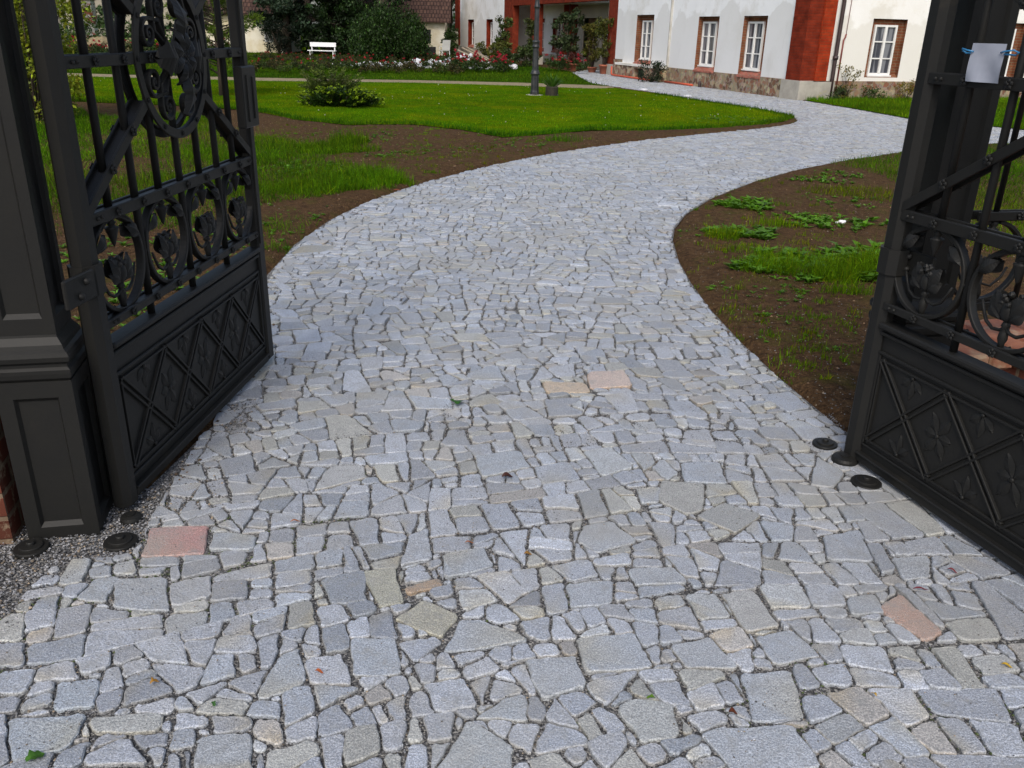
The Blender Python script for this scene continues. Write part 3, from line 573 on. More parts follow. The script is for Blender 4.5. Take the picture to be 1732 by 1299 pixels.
pt = [patch(1400, 476, .24, .14, 800, .10, .0045, lean=.8), patch(1305, 465, .22, .14, 600, .10, .0045, lean=.8), patch(1462, 468, .24, .18, 1100, .12, .005, lean=.8), patch(1355, 452, .40, .16, 700, .085, .0045, lean=.9), patch(1430, 500, .16, .06, 220, .08, .0045, lean=.8), patch(1225, 408, .14, .14, 420, .085, .0045, lean=.8), patch(1505, 460, .28, .26, 1100, .12, .005, lean=.8), patch(1250, 430, .25, .12, 160, .06, .0045), patch(1290, 350, .3, .2, 200, .05, .005), patch(1450, 330, .5, .4, 900, .05, .006, (.07, .13, .015)),
      patch(560, 320, .55, .35, 2200, .09, .0055, lean=.7), patch(480, 325, .5, .35, 1500, .07, .0055, lean=.8), patch(620, 305, .40, .25, 1500, .10, .0055, lean=.7), patch(655, 312, .25, .15, 900, .10, .0055, lean=.7), patch(560, 255, .55, .45, 1800, .09, .0065, lean=.7), patch(470, 385, .35, .3, 260, .05, .005, lean=.8), patch(480, 425, .2, .12, 160, .06, .005, lean=.8), patch(455, 400, .25, .3, 160, .05, .005, lean=.8), patch(590, 245, .25, .35, 900, .13, .007), patch(1310, 385, .22, .12, 250, .07, .006), patch(950, 242, .3, .15, 200, .1, .007)]
# scattered single tufts on the bare soil
for _ in range(760):
    if random.random() < .68: q = (random.uniform(430, 1000), random.uniform(212, 300))
    else: q = (random.uniform(1160, 1460), random.uniform(290, 650))
    pt.append(patch(q[0], q[1], random.uniform(.02, .1), random.uniform(.02, .08), random.randint(5, 40), random.uniform(.012, .04), .005, random.choice([(.05, .13, .012), (.06, .13, .012), (.07, .12, .012)])))
grass_obj('grass', pt, 'tufts of young grass sprouting from the brown soil')
x, y = scatter(LAWN, .6); n = len(x)
pebbles('daisy_specks', x, y, np.full(n, .055), rng.uniform(.008, .018, n), np.tile([.55, .55, .45], (n, 1)), 'tiny white daisies dotted over the mown lawn', 'flowers')
# broad-leaved weeds
def weeds(spots):
    Vs, Fs, Cs = [], [], []; b = 0
    for px, py, rx, ry, k, sz in spots:
        c = G(px, py)
        for _ in range(int(k*2.2)):
            a = random.uniform(0, 6.28); r_ = math.sqrt(random.random())*(1.15+.3*math.sin(3*a+px)); x, y = c.x+math.cos(a)*r_*rx, c.y+math.sin(a)*r_*max(ry, rx*.65)
            if pip(np.array([x]), np.array([y]), STONES)[0]: continue
            z = float(gz(np.array([x]), np.array([y]))[0]); m_ = random.randint(4, 9); v = random.uniform(.8, 1.6); s0 = sz*random.uniform(.25, .85)
            for j in range(m_):
                t = 6.28*j/m_+random.uniform(-.4, .4); l = s0*random.uniform(.7, 1.2); el = random.uniform(.35, 1.3); dx, dy = math.cos(t), math.sin(t); wv = l*random.uniform(.16, .24)
                m1 = (x+dx*l*.5*math.cos(el), y+dy*l*.5*math.cos(el), z+l*.5*math.sin(el)); tip = (x+dx*l*math.cos(el*.5), y+dy*l*math.cos(el*.5), z+l*.62*math.sin(el))
                Vs += [(x, y, z), (m1[0]-dy*wv, m1[1]+dx*wv, m1[2]), tip, (m1[0]+dy*wv, m1[1]-dx*wv, m1[2])]; Fs.append([b, b+1, b+2, b+3]); b += 4; Cs += [(.075*v, .18*v, .008*v)]*4
    return tag(fastmesh('weed', np.array(Vs), [np.array(Fs)], 'leaf', col=np.array(Cs)), label='low broad-leaved weeds sprouting in patches on the soil', cat='weeds', kind='stuff')
sp_ = [(1262, 355, .22, .22, 30, .13), (1235, 350, .12, .1, 10, .11), (1262, 402, .25, .16, 26, .12), (1220, 400, .15, .12, 12, .1), (1350, 372, .28, .08, 20, .09), (1400, 385, .3, .1, 16, .1), (1480, 475, .15, .15, 8, .16), (1280, 462, .2, .15, 12, .11), (1375, 480, .2, .1, 8, .1), (1385, 310, .3, .25, 16, .08), (1415, 300, .3, .3, 14, .08), (1460, 380, .25, .1, 9, .1), (1300, 540, .05, .04, 3, .05), (1400, 600, .05, .03, 3, .05), (1340, 500, .1, .05, 4, .06), (1400, 440, .4, .25, 26, .12), (1310, 455, .3, .2, 16, .11), (1490, 440, .25, .3, 16, .14), (1180, 400, .15, .3, 5, .05), (1300, 500, .3, .2, 10, .05), (1380, 560, .4, .4, 12, .04), (1440, 345, .5, .3, 20, .06),
       (490, 365, .5, .3, 12, .05), (465, 410, .3, .4, 14, .06), (530, 290, .6, .5, 60, .08), (610, 240, .3, .4, 14, .1), (660, 265, .4, .4, 18, .07), (760, 255, .9, .5, 40, .05), (900, 245, .7, .3, 20, .06), (600, 230, .8, .5, 30, .06), (300, 430, .7, .8, 50, .09), (200, 520, .4, .5, 25, .08), (1240, 205, .9, .5, 50, .1), (1290, 203, .6, .3, 20, .09)]
weeds(sp_)
# small stones and straw on the soil
x, y = scatter([(-6, 3), (4.5, 3), (7, 14), (-6, 17)], 110); k = ~pip(x, y, BED) & ~pip(x, y, LAWN); x, y = x[k], y[k]; n = len(x)
pebbles('gravel', x, y, gz(x, y), rng.uniform(.003, .009, n)*rng.choice([.5, .7, 1.3], n), greycols(n, .03, .26, .7)*np.array([1.15, .9, .7]), 'scattered small stones and clods on the bare soil')
x, y = scatter(right_poly := re[5:]+[(1.9, 3.3), (2.4, 4.5), (2.2, 6)], 900); k = rng.random(len(x)) < np.exp(-(y-3.4)/.9)+.08; x, y = x[k], y[k]; n = len(x)
pebbles('gravel', x, y, gz(x, y), rng.uniform(.002, .006, n), greycols(n, .05, .34, .5), 'fine gravel spilled over the soil beside the right gate leaf')
n = 2600; x = rng.uniform(-6, 3.5, n); y = rng.uniform(4, 17, n); k = ~pip(x, y, BED); x, y = x[k], y[k]; n = len(x); cen = np.stack([x, y, gz(x, y)+.004], 1); V, F, C_ = leaves(cen, rng.uniform(.02, .07, n), varcol(n, (.22, .16, .08), .3), .08); V[:, 2] = np.repeat(cen[:, 2], 4)+(V[:, 2]-np.repeat(cen[:, 2], 4))*.12
tag(fastmesh('straw', V, [F], 'leaf', col=C_), label='bits of dry straw lying on the soil', cat='straw', kind='stuff')
# ------------------------------------------------------------------ cast-iron gate
def arc(cx, cz, r, a0, a1, n=24, e=1.): return [(cx+r*math.cos(math.radians(a0+(a1-a0)*i/n)), cz+e*r*math.sin(math.radians(a0+(a1-a0)*i/n))) for i in range(n+1)]
def spiral(cx, cz, r, a0, turns, sgn=1, n=34, rmin=.16): return [(cx+(r*(1-(1-rmin)*t))*math.cos(a0+sgn*t*turns*2*math.pi), cz+(r*(1-(1-rmin)*t))*math.sin(a0+sgn*t*turns*2*math.pi)) for t in [i/n for i in range(n+1)]]
def leafshape(mb, x, z, ang, L_, W_, y=0., th=.012, lobes=3, sgn=-1, curl=.02):
    """a ridged, lobed metal leaf lying in the leaf plane, bulging towards sgn*y"""
    n = 10; up, dn = [], []
    ca_, sa_ = math.cos(ang), math.sin(ang)
    def P(u, v, d): return (x+ca_*u-sa_*v, y+sgn*d, z+sa_*u+ca_*v)
    mid, l1, l2, bk = [], [], [], []
    for i in range(n+1):
        t = i/n; w_ = W_/2*math.sin(math.pi*min(1, t*.93+.05))**.7*(1+.22*math.cos(t*lobes*2*math.pi+3.1)); u = t*L_; d = th+curl*math.sin(t*math.pi)
        mid.append(P(u, 0, d+th*.6)); l1.append(P(u+w_*.3, w_, d-th*.3)); l2.append(P(u+w_*.3, -w_, d-th*.3)); bk.append(P(u, 0, d-th*.9))
    vs = mid+l1+l2+bk; N = n+1; fs = []
    for i in range(n):
        fs += [(i, i+1, N+i+1, N+i), (i+1, i, 2*N+i, 2*N+i+1), (3*N+i+1, 3*N+i, N+i, N+i+1), (3*N+i, 3*N+i+1, 2*N+i+1, 2*N+i)]
    mb.add(vs, fs, False)
def rosette(mb, x, z, y, r, s=-1):
    for k in range(5): a = k*1.2566+.3; mb.blob((x+r*.55*math.cos(a), y+s*r*.2, z+r*.55*math.sin(a)), r*.42, k, 1, (1, .6, 1), .1)
    mb.blob((x, y+s*r*.45, z), r*.3, 9, 1, (1, .7, 1), .05)
BARS = [.224+.179*k for k in range(7)]; HOOPS = [.224, .582, .94, 1.298]
def build_leaf(name, loc, rz, **k):
    root = empty(name, loc, rz, **k); H_ = 2.45; W_ = 1.52
    # stiles
    MB().loft([[(c*.042*1.05+.035, s_*.036, z) for c, s_ in ((1,.45),(.45,1),(-.45,1),(-1,.45),(-1,-.45),(-.45,-1),(.45,-1),(1,-.45))] for z in (.02, H_)]).build('hinge_stile', 'iron', root)
    m = MB(); m.bbox((1.445, -.028, .02), (1.52, .02, H_), .008); m.bbox((1.452, -.036, .62), (1.475, -.028, H_-.01), .003); m.build('closing_stile', 'iron', root)
    # kick panel
    p = MB(); p.box((.07, -.010, .02), (1.45, .010, .60)); pn = p.build('kick_panel', 'iron', root)
    q = MB(); q.bbox((.066, -.038, .585), (1.449, .030, .607), .006)
    for s_ in (-1, 1):
        def yy(a, b): return (min(s_*a, s_*b), max(s_*a, s_*b))
        for (z0, z1, d) in ((.558, .572, .026), (.572, .585, .018), (.482, .494, .020), (.02, .052, .026), (.052, .062, .034), (.092, .102, .018)):
            a, b = yy(.008, d); q.bbox((.072, a, z0), (1.443, b, z1), .003)
        for (x0, x1) in ((.072, .090), (1.428, 1.443)): a, b = yy(.008, .018); q.bbox((x0, a, .102), (x1, b, .482), .003)
    q.build('panel_molding', 'iron', pn)
    q = MB(); Fx0, Fx1, Fz0, Fz1 = .102, 1.446-.024, .125, .462
    px_ = (Fx1-Fx0)/4
    for s_ in (-1, 1):
        y0 = s_*.014
        for o_ in (-.011, .011):
            def zig(up):
                pts = [(Fx0+px_*k, (Fz0 if (k+up) % 2 == 0 else Fz1)) for k in range(5)]
                for a, b in zip(pts, pts[1:]):
                    l = math.hypot(b[0]-a[0], b[1]-a[1]); nx, nz = -(b[1]-a[1])/l*o_, (b[0]-a[0])/l*o_; q.sweep([(a[0]+nx, a[1]+nz), (b[0]+nx, b[1]+nz)], .009, .014, y0)
            zig(0); zig(1)
        for z in (Fz0, Fz1): q.sweep([(Fx0-.004, z), (Fx1+.004, z)], .008, .012, y0)
        for x_ in (Fx0, Fx1): q.sweep([(x_, Fz0), (x_, Fz1)], .008, .012, y0)
    q.build('diamond_lattice', 'iron', pn)
    zc = (Fz0+Fz1)/2
    for i in range(1, 4):
        f = MB()
        for s_ in (-1, 1):
            for a in (0, 62, 118, 180, 242, 298): leafshape(f, Fx0+px_*i, zc, math.radians(a), .088 if a % 180 else .062, .034, s_*.004, .006, 1, s_, .004)
            f.lathe([(.0, -.004), (.009, -.002), (.009, .004), (.0, .009)], 10, (Fx0+px_*i, s_*.016, zc), axis='y')
        f.build('diamond_flower', 'iron', pn)
    for i in range(4):
        for top in (0, 1):
            f = MB(); x_ = Fx0+px_*(i+.5); z = (Fz1-.012) if top else (Fz0+.012); sg = -1 if top else 1
            for s_ in (-1, 1):
                for a in (40, 90, 140): leafshape(f, x_, z, math.radians(a*sg), .085 if a == 90 else .065, .03, s_*.004, .006, 1, s_, .004)
                f.lathe([(0, -.004), (.008, -.002), (.008, .004), (0, .008)], 10, (x_, s_*.016, z), axis='y')
            f.build('half_flower', 'iron', pn)
    # rails
    for z0, z1 in ((.655, .685), (.995, 1.035), (1.462, 1.50), (2.41, 2.45)):
        m = MB(); m.bbox((.06, -.030, z0), (1.45, -.016, z1), .003); m.bbox((.06, .016, z0), (1.45, .030, z1), .003); m.bbox((.06, -.016, z0+.004), (1.45, .016, z1-.006), .002)
        if z1 < 2:
            for b in BARS:
                for s_ in (-1, 1): rosette(m, b+.004, (z0+z1)/2, s_*.032, .018, s_)
            for b in (.10, .125, 1.41, 1.43):
                for s_ in (-1, 1): m.blob((b, s_*.032, (z0+z1)/2), .007, 1, 1, noise=0)
        m.build('rail', 'iron', root)
    # bars
    for i, b in enumerate(BARS):
        hoopc = i % 2 == 0
        m = MB(); z0 = 1.0 if hoopc else .60
        if abs(b-.761) < .01 or True: m.lathe([(.0135, z0), (.0135, 2.42)], 12, (b, 0, 0))
        m.build('bar', 'iron', root)
        if hoopc:
            d = MB(); d.lathe([(.0, .895), (.006, .905), (.022, .955), (.024, .962), (.012, .966), (.012, .972), (.018, .978), (.010, .986), (.012, 1.0)], 14, (b, 0, 0)); d.build('pendant_drop', 'iron', root)
    # hoops with tulips
    for c in HOOPS:
        h = MB(); h.sweep(arc(c, .840, .160, 82, -262, 46, 1.0), .016, .030); 
        for s_ in (-1, 1): h.sweep([(c+s_*.022, .998), (c+s_*.05, .990), (c+s_*.09, .968)], [.02, .016, .016], .030)
        for s_ in (-1, 1): rosette(h, c+s_*.168, .84, 0, .020, -1)
        h.build('hoop', 'iron', root)
        t = MB(); t.tube([(c, 0, .682), (c, 0, .70), (c, 0, .715), (c, 0, .735), (c, 0, .75), (c, 0, .758), (c, 0, .775)], [.010, .011, .016, .014, .008, .015, .009], 10)
        for s_ in (-1, 1):
            t.tube([(c, 0, .752), (c+s_*.02, 0, .738), (c+s_*.048, 0, .735), (c+s_*.078, 0, .752), (c+s_*.098, 0, .785), (c+s_*.112, 0, .815)], [.007, .006, .006, .006, .005, .004], 8)
        t.build('flower_stem', 'iron', root)
        f = MB()
        f.lathe([(.004, .770), (.016, .776), (.024, .792), (.026, .81), (.022, .83), (.016, .836)], 12, (c, 0, 0))
        for s_ in (-1, 1):
            for yy_ in (-1, 1): leafshape(f, c+s_*.012, .78, math.radians(90-s_*28), .095, .050, 0, .007, 1, yy_, .012)
            leafshape(f, c+s_*.016, .775, math.radians(90-s_*52), .070, .040, 0, .008, 1, -1, .01)
        for j in range(14): f.blob((c+random.uniform(-.026, .026), random.uniform(-.022, .022), .838+random.uniform(-.012, .022)), .011, j, 1)
        f.build('tulip', 'iron', root)
        for s_ in (-1, 1):
            l = MB()
            leafshape(l, c+s_*.142, .90, math.radians(90+s_*52), .085, .040, 0, .010, 1, -1, .015); leafshape(l, c+s_*.142, .90, math.radians(90+s_*52), .085, .040, 0, .010, 1, 1, .015)
            l.build('side_petal', 'iron', root)
    # diagonal braces, interrupted by the ring
    CXR, CZR, RR = .765, 1.48, .272
    for ux, uz in ((-1, -1), (1, -1), (-1, 1), (1, 1)):
        ex = .05 if ux < 0 else 1.47; ez = CZR+uz*.445 if uz < 0 else CZR+.445; a = (CXR+ux*RR*.86, CZR+uz*RR*.52); b = (ex, ez)
        m = MB(); m.sweep([a, b], .034, .010, -.026); m.sweep([a, b], .034, .010, .026); m.sweep([a, b], .010, .045, 0)
        for t in (.28, .62):
            for s_ in (-1, 1): rosette(m, a[0]+(b[0]-a[0])*t, a[1]+(b[1]-a[1])*t, s_*.032, .020, s_)
        m.build('diagonal_brace', 'iron', root)
    for s_ in (-1, 1):
        m = MB(); m.sweep(arc(CXR, CZR, RR, 0, 360, 64), .034, .010, s_*.030); m.sweep(arc(CXR, CZR, RR-.014, 0, 360, 64), .006, .02, s_*.024)
        for a in range(0, 360, 30): rosette(m, CXR+RR*math.cos(math.radians(a)), CZR+RR*math.sin(math.radians(a)), s_*.036, .011, s_)
        m.build('ring', 'iron', root)
    # eight volutes in pairs round the four arms
    for kq in range(4):
        base = math.radians(90*kq)
        for s_ in (-1, 1):
            m = MB(); th = base+s_*math.radians(25); cx_, cz_ = CXR+.185*math.cos(th), CZR+.185*math.sin(th); a0 = base+s_*math.radians(110)
            for yo in (-.026,):
                pts = spiral(cx_, cz_, .052, a0, 1.6, -s_)
                st = pts[0]; dg = base+s_*math.radians(45); lead = [(CXR+.05*math.cos(dg), CZR+.05*math.sin(dg)), (CXR+.10*math.cos(dg+s_*.12), CZR+.10*math.sin(dg+s_*.12)), (CXR+.15*math.cos(dg+s_*.16), CZR+.15*math.sin(dg+s_*.16))]
                m.sweep(lead+pts, [.014]*len(lead)+[.013-.003*i/len(pts) for i in range(len(pts))], .022, yo)
                m.lathe([(0, -.012), (.011, -.009), (.011, .009), (0, .012)], 10, (cx_, yo, cz_), axis='y')
            m.build('volute', 'iron', root)
    f = MB()
    for kq, (L_, w_) in enumerate(((.140, .115), (.170, .095), (.140, .115), (.175, .095))):
        leafshape(f, CXR+.03*math.cos(kq*math.pi/2), CZR+.03*math.sin(kq*math.pi/2), kq*math.pi/2, L_, w_, -.038, .014, 4, -1, .034)
    for kq in range(8): a = kq*.785+.39; leafshape(f, CXR, CZR, a, .105, .052, -.046, .012, 2, -1, .03)
    for kq in range(7): a = kq*.9; leafshape(f, CXR, CZR, a, .045, .026, -.062, .008, 1, -1, .012)
    for kq in range(9): f.blob((CXR+random.uniform(-.02, .02), -.078, CZR+random.uniform(-.02, .02)), .009, kq, 1)
    f.build('acanthus_flower', 'iron', root)
    # hinge band and lock
    m = MB(); m.loft([[(c*(.052)+.035, s_*.046, z) for c, s_ in ((1,.45),(.45,1),(-.45,1),(-1,.45),(-1,-.45),(-.45,-1),(.45,-1),(1,-.45))] for z in (.79, .885)]); m.bbox((-.165, -.050, .792), (-.002, -.036, .883), .004)
    for xx, zz in ((-.055, .855), (-.095, .818)): m.lathe([(0, -.012), (.009, -.009), (.012, 0), (.012, .006)], 12, (xx, -.052, zz), axis='y')
    m.build('hinge_band', 'iron', root)
    m = MB(); m.bbox((1.345, -.060, 1.165), (1.512, -.020, 1.425), .005); m.bbox((1.385, -.066, 1.19), (1.395, -.058, 1.39), .002); m.bbox((1.455, -.066, 1.20), (1.465, -.058, 1.38), .002); lk = m.build('lock_case', 'iron', root)
    return root
hl = G(206, 865); hr = G(1434, 770)
lr = math.atan2(.9975, .0712); rr_ = math.atan2(-.952, .306)
# local x = .0 sits at the outer edge of the hinge stile
leafL = build_leaf('gate_leaf', (hl.x, hl.y, 0), lr, label='left black wrought-iron gate leaf with round scroll medallion, opened inwards', cat='gate', group='black iron gate leaves')
leafR = copy_tree(leafL); hb_ = [c for c in COL.objects if c.parent == leafR and c.name.startswith('hinge_band')][0]
m = MB(); m.loft([[(c*(.052)+.035, s_*.046, z) for c, s_ in ((1,.45),(.45,1),(-.45,1),(-1,.45),(-1,-.45),(-.45,-1),(.45,-1),(1,-.45))] for z in (.79, .885)]); m.bbox((.055, .030, .792), (.20, .046, .883), .004)
for zz in (.815, .862): m.lathe([(0, -.012), (.009, -.009), (.012, 0), (.012, .006)], 12, (.085, .024, zz), axis='y')
nb = m.build('hinge_band_tmp', 'iron'); hb_.data = nb.data; bpy.data.objects.remove(nb)
leafR.location = (hr.x, hr.y, 0); leafR.rotation_euler = (0, 0, rr_)
tag(leafR, label='right black iron gate leaf carrying a paper notice, folded outwards'); 
# ------------------------------------------------------------------ gate posts
GD = Vector((.978, .2085, 0)); gang = math.atan2(GD.y, GD.x)
def sq(x0, x1, y0, y1, z): return [(x0, y0, z), (x1, y0, z), (x1, y1, z), (x0, y1, z)]
def build_post(name, loc, **k):
    """local origin: front right corner of the plinth; x to the left is negative"""
    root = empty(name, loc, gang, **k); W_ = .222
    def block(z0, z1, i, pi=.045, pz=.05, pd=.012):
        m = MB(); x0, x1, y0, y1 = -W_+i, -i, i, W_-i
        # core with recessed panels on four sides
        for (ax, bx, ay, by, fx) in ((x0, x1, y0, y0, 0), (x1, x1, y0, y1, 1), (x1, x0, y1, y1, 2), (x0, x0, y1, y0, 3)):
            dx, dy = bx-ax, by-ay; l = math.hypot(dx, dy); tx, ty = dx/l, dy/l; nx, ny = ty, -tx
            def P(u, z, d=0): return (ax+tx*u-nx*d, ay+ty*u-ny*d, z)
            c = .009
            o_ = [P(0, z0), P(l, z0), P(l, z1), P(0, z1)]; a = [P(pi, z0+pz), P(l-pi, z0+pz), P(l-pi, z1-pz), P(pi, z1-pz)]; b = [P(pi+c, z0+pz+c*1.6, pd), P(l-pi-c, z0+pz+c*1.6, pd), P(l-pi-c, z1-pz-c*1.6, pd), P(pi+c, z1-pz-c*1.6, pd)]
            fs = []
            for i_ in range(4): fs += [(i_, (i_+1) % 4, 4+(i_+1) % 4, 4+i_), (4+i_, 4+(i_+1) % 4, 8+(i_+1) % 4, 8+i_)]
            m.add(o_+a+b, fs+[(8, 9, 10, 11)])
        m.add(sq(x0, x1, y0, y1, z1), [(0, 1, 2, 3)]); return m
    block(0, .575, 0, .045, .055, .014).build('plinth', 'iron', root)
    m = MB(); prof = [(.575, .006), (.585, -.002), (.600, -.004), (.612, -.004), (.620, .004), (.630, .004), (.640, -.006), (.655, -.008), (.668, -.004), (.676, .006), (.690, .010), (.712, .024), (.725, .027)]
    m.loft([sq(-W_+i, -i, i, W_-i, z) for z, i in prof]); m.build('base_molding', 'iron', root)
    block(.722, 2.75, .024, .032, .05, .012).build('shaft', 'iron', root)
    m = MB(); m.loft([sq(-W_+i, -i, i, W_-i, z) for z, i in ((2.75, .02), (2.77, .0), (2.80, -.03), (2.84, -.04), (2.86, -.03), (2.95, .08), (3.0, .1))]); m.build('cap', 'iron', root)
    return root
pl = G(169, 900)
build_post('gate_post', (pl.x, pl.y, -.02), label='black iron gate post at the left with panelled square plinth', cat='gate post', group='gate posts')
rp = Vector((1.475, 3.055, -.02))+GD*.222
build_post('gate_post', tuple(rp), label='black iron gate post standing behind the right gate leaf', cat='gate post', group='gate posts')
# ------------------------------------------------------------------ floor stops
def stop(px, py, r, lab):
    g = G(px, py, .01); m = MB(); m.lathe([(r*1.0, -.02), (r, .001), (r*.96, .005), (r*.70, .006), (r*.69, .011), (r*.64, .013), (r*.36, .0135), (r*.26, .014), (r*.25, .021), (r*.2, .024), (0.001, .024)], 32, (0, 0, 0), smooth=False); 
    o = m.build('floor_stop', 'iron'); o.location = (g.x, g.y, .0); tag(o, lab, 'floor stop', 'iron stops set in the paving'); return o
stop(203, 912, .054, 'round black iron stop beside the pink stone, clear of the left post')
stop(52, 922, .054, 'round black iron stop at the left foot of the left post')
stop(1396, 747, .052, 'round black iron stop furthest from the right gate leaf')
stop(1466, 812, .058, 'round black iron stop in front of the right leaf bottom edge')
for px, py, lab in ((1428, 780, 'low round pivot base under the hinge of the right gate leaf'), (222, 876, 'low round pivot base under the hinge of the left gate leaf')):
    g = G(px, py); r5 = 1 if px > 500 else .7; m = MB(); m.lathe([(.052*r5, -.02), (.052*r5, .02), (.046*r5, .03), (.03*r5, .034), (.02*r5, .034), (.02*r5, .038), (0.001, .038)], 28, smooth=False); o = m.build('pivot_base', 'iron'); o.location = (g.x, g.y, -.008 if px > 500 else -.02); tag(o, lab, 'pivot base')
# ------------------------------------------------------------------ low brick walls and iron fence panels beside the posts
def wallbox(name, O, D, L_, th, z1, m, lab, cope=None):
    root = empty(name, tuple(O), math.atan2(D.y, D.x), label=lab, cat='wall')
    MB().box((0, 0, -.05), (L_, th, z1)).build('brickwork', m, root, uv=True)
    if cope:
        mb = MB(); x = -.0; i = 0
        while x < L_:
            ww = .118; mb.bbox((x+.004, -.05+random.uniform(-.004, .004), z1-.003), (x+ww-.004, th+.05, z1+cope+random.uniform(-.004, .004)), .012); x += ww
        mb.build('coping', 'coping_brick', root)
    return root
MT['coping_brick'] = colormix(colormix(mat('coping_brick', (.42, .16, .08), .8, (.30, .095, .05), 9, 6, bump=.4), (.55, .44, .28), 6, .5, .68), (.5, .45, .36), 30, .62, .75)
o1 = Vector((-1.600, 2.395, 0)); wallbox('brick_wall', o1-GD*3.2, GD, 3.16, .30, .60, 'brick_wall', 'low weathered brick wall running left from the left gate post', .07)
o2 = rp+GD*.03; o2.z = 0; wallbox('brick_wall', o2, GD, 4.0, .30, .42, 'brick_wall', 'low brick wall with red and cream coping right of the right post', .07)
def build_fence(name, loc, L_, lab):
    root = empty(name, loc, gang, label=lab, cat='fence', group='iron fence panels on the low walls'); z0 = .50
    for z in (.62, .975, 2.0):
        m = MB(); m.bbox((0, -.024, z), (L_, -.012, z+.035), .003); m.bbox((0, .012, z), (L_, .024, z+.035), .003); n = int(L_/.36)
        for i in range(n): rosette(m, .18+.36*i, z+.018, -.026, .02)
        m.build('rail', 'iron', root)
    n = int(L_/.18)
    for i in range(n):
        x_ = .09+.18*i; m = MB(); m.lathe([(.011, z0 if i % 2 else .975), (.011, 2.2), (.016, 2.22), (.001, 2.34)], 10, (x_, 0, 0)); m.build('bar', 'iron', root)
        if i % 2 == 0:
            d = MB(); d.lathe([(.0, .87), (.022, .935), (.024, .942), (.012, .948), (.018, .958), (.012, .98)], 12, (x_, 0, 0)); d.build('pendant_drop', 'iron', root)
            h = MB(); h.sweep(arc(x_, .815, .155, 82, -262, 40), .015, .026); h.build('hoop', 'iron', root)
            f = MB(); f.tube([(x_, 0, .655), (x_, 0, .69), (x_, 0, .72), (x_, 0, .76)], [.009, .015, .008, .008], 8)
            for s_ in (-1, 1):
                leafshape(f, x_+s_*.01, .765, math.radians(90-s_*32), .09, .045, 0, .007, 1, -1, .012); f.tube([(x_, 0, .73), (x_+s_*.05, 0, .715), (x_+s_*.09, 0, .75), (x_+s_*.108, 0, .79)], .005, 6)
            for j in range(8): f.blob((x_+random.uniform(-.02, .02), random.uniform(-.02, .02), .82+random.uniform(-.01, .02)), .011, j, 1)
            f.build('tulip', 'iron', root)
    return root
fo = rp+GD*.06-Vector((-.2085, .978, 0))*-.11; build_fence('iron_fence', (fo.x, fo.y, 0), 3.6, 'black iron fence panel on the brick wall right of the right post')
fo = o1-GD*3.2+Vector((-.2085, .978, 0))*.15; build_fence('iron_fence', (fo.x, fo.y, 0), 3.1, 'black iron fence panel on the brick wall left of the left post')
# ------------------------------------------------------------------ notice on the right leaf
Rm = Matrix.Translation(Vector((hr.x, hr.y, 0))) @ Matrix.Rotation(rr_, 4, 'Z')
nroot = empty('paper_notice', (hr.x, hr.y, 0), rr_, label='blank grey-white paper sheet in a plastic pocket tied to the right leaf', cat='notice')
def onleaf(px, py, w_=-.040):
    d = cf + cr*((px-866)/FPX) - cu*((py-649.5)/FPX); Ri = Rm.inverted(); o_ = Ri @ Vector((0, 0, EYE)); dl = Ri.to_3x3() @ d; t = (w_-o_.y)/dl.y; return o_+dl*t
m = MB(); a, b, c, d = onleaf(1645, 73), onleaf(1703, 74), onleaf(1690, 141), onleaf(1635, 138)
uL, uR, zT, zB = (a.x+d.x)/2, (b.x+c.x)/2, (a.z+b.z)/2, (c.z+d.z)/2
rows = []; 
for j in range(9):
    z = zB+(zT-zB)*j/8; rows.append([(uL+(uR-uL)*i/8, -.042-.006*math.sin(i*.8+j*.4)*(1-j/8), z) for i in range(9)])
vs = [p for r_ in rows for p in r_]; fs = [(j*9+i, j*9+i+1, (j+1)*9+i+1, (j+1)*9+i) for j in range(8) for i in range(8)]
vs2 = [(x_, y_+.0015, z_) for x_, y_, z_ in vs]; m.add(vs, fs, True); m.add(vs2, [f[::-1] for f in fs], True); m.build('sheet', 'paper', nroot)
for s_, u_ in ((-1, uL), (1, uR)):
    m = MB(); z_ = zT-(zT-zB)*.22; m.tube([(u_-s_*.012, -.046, z_), (u_+s_*.01, -.052, z_+.004), (u_+s_*.035, -.046, z_+.008), (u_+s_*.045, -.035, z_+.002), (u_+s_*.03, -.03, z_-.006), (u_, -.045, z_-.004)], .0028, 6); m.build('tie', 'tie', nroot)
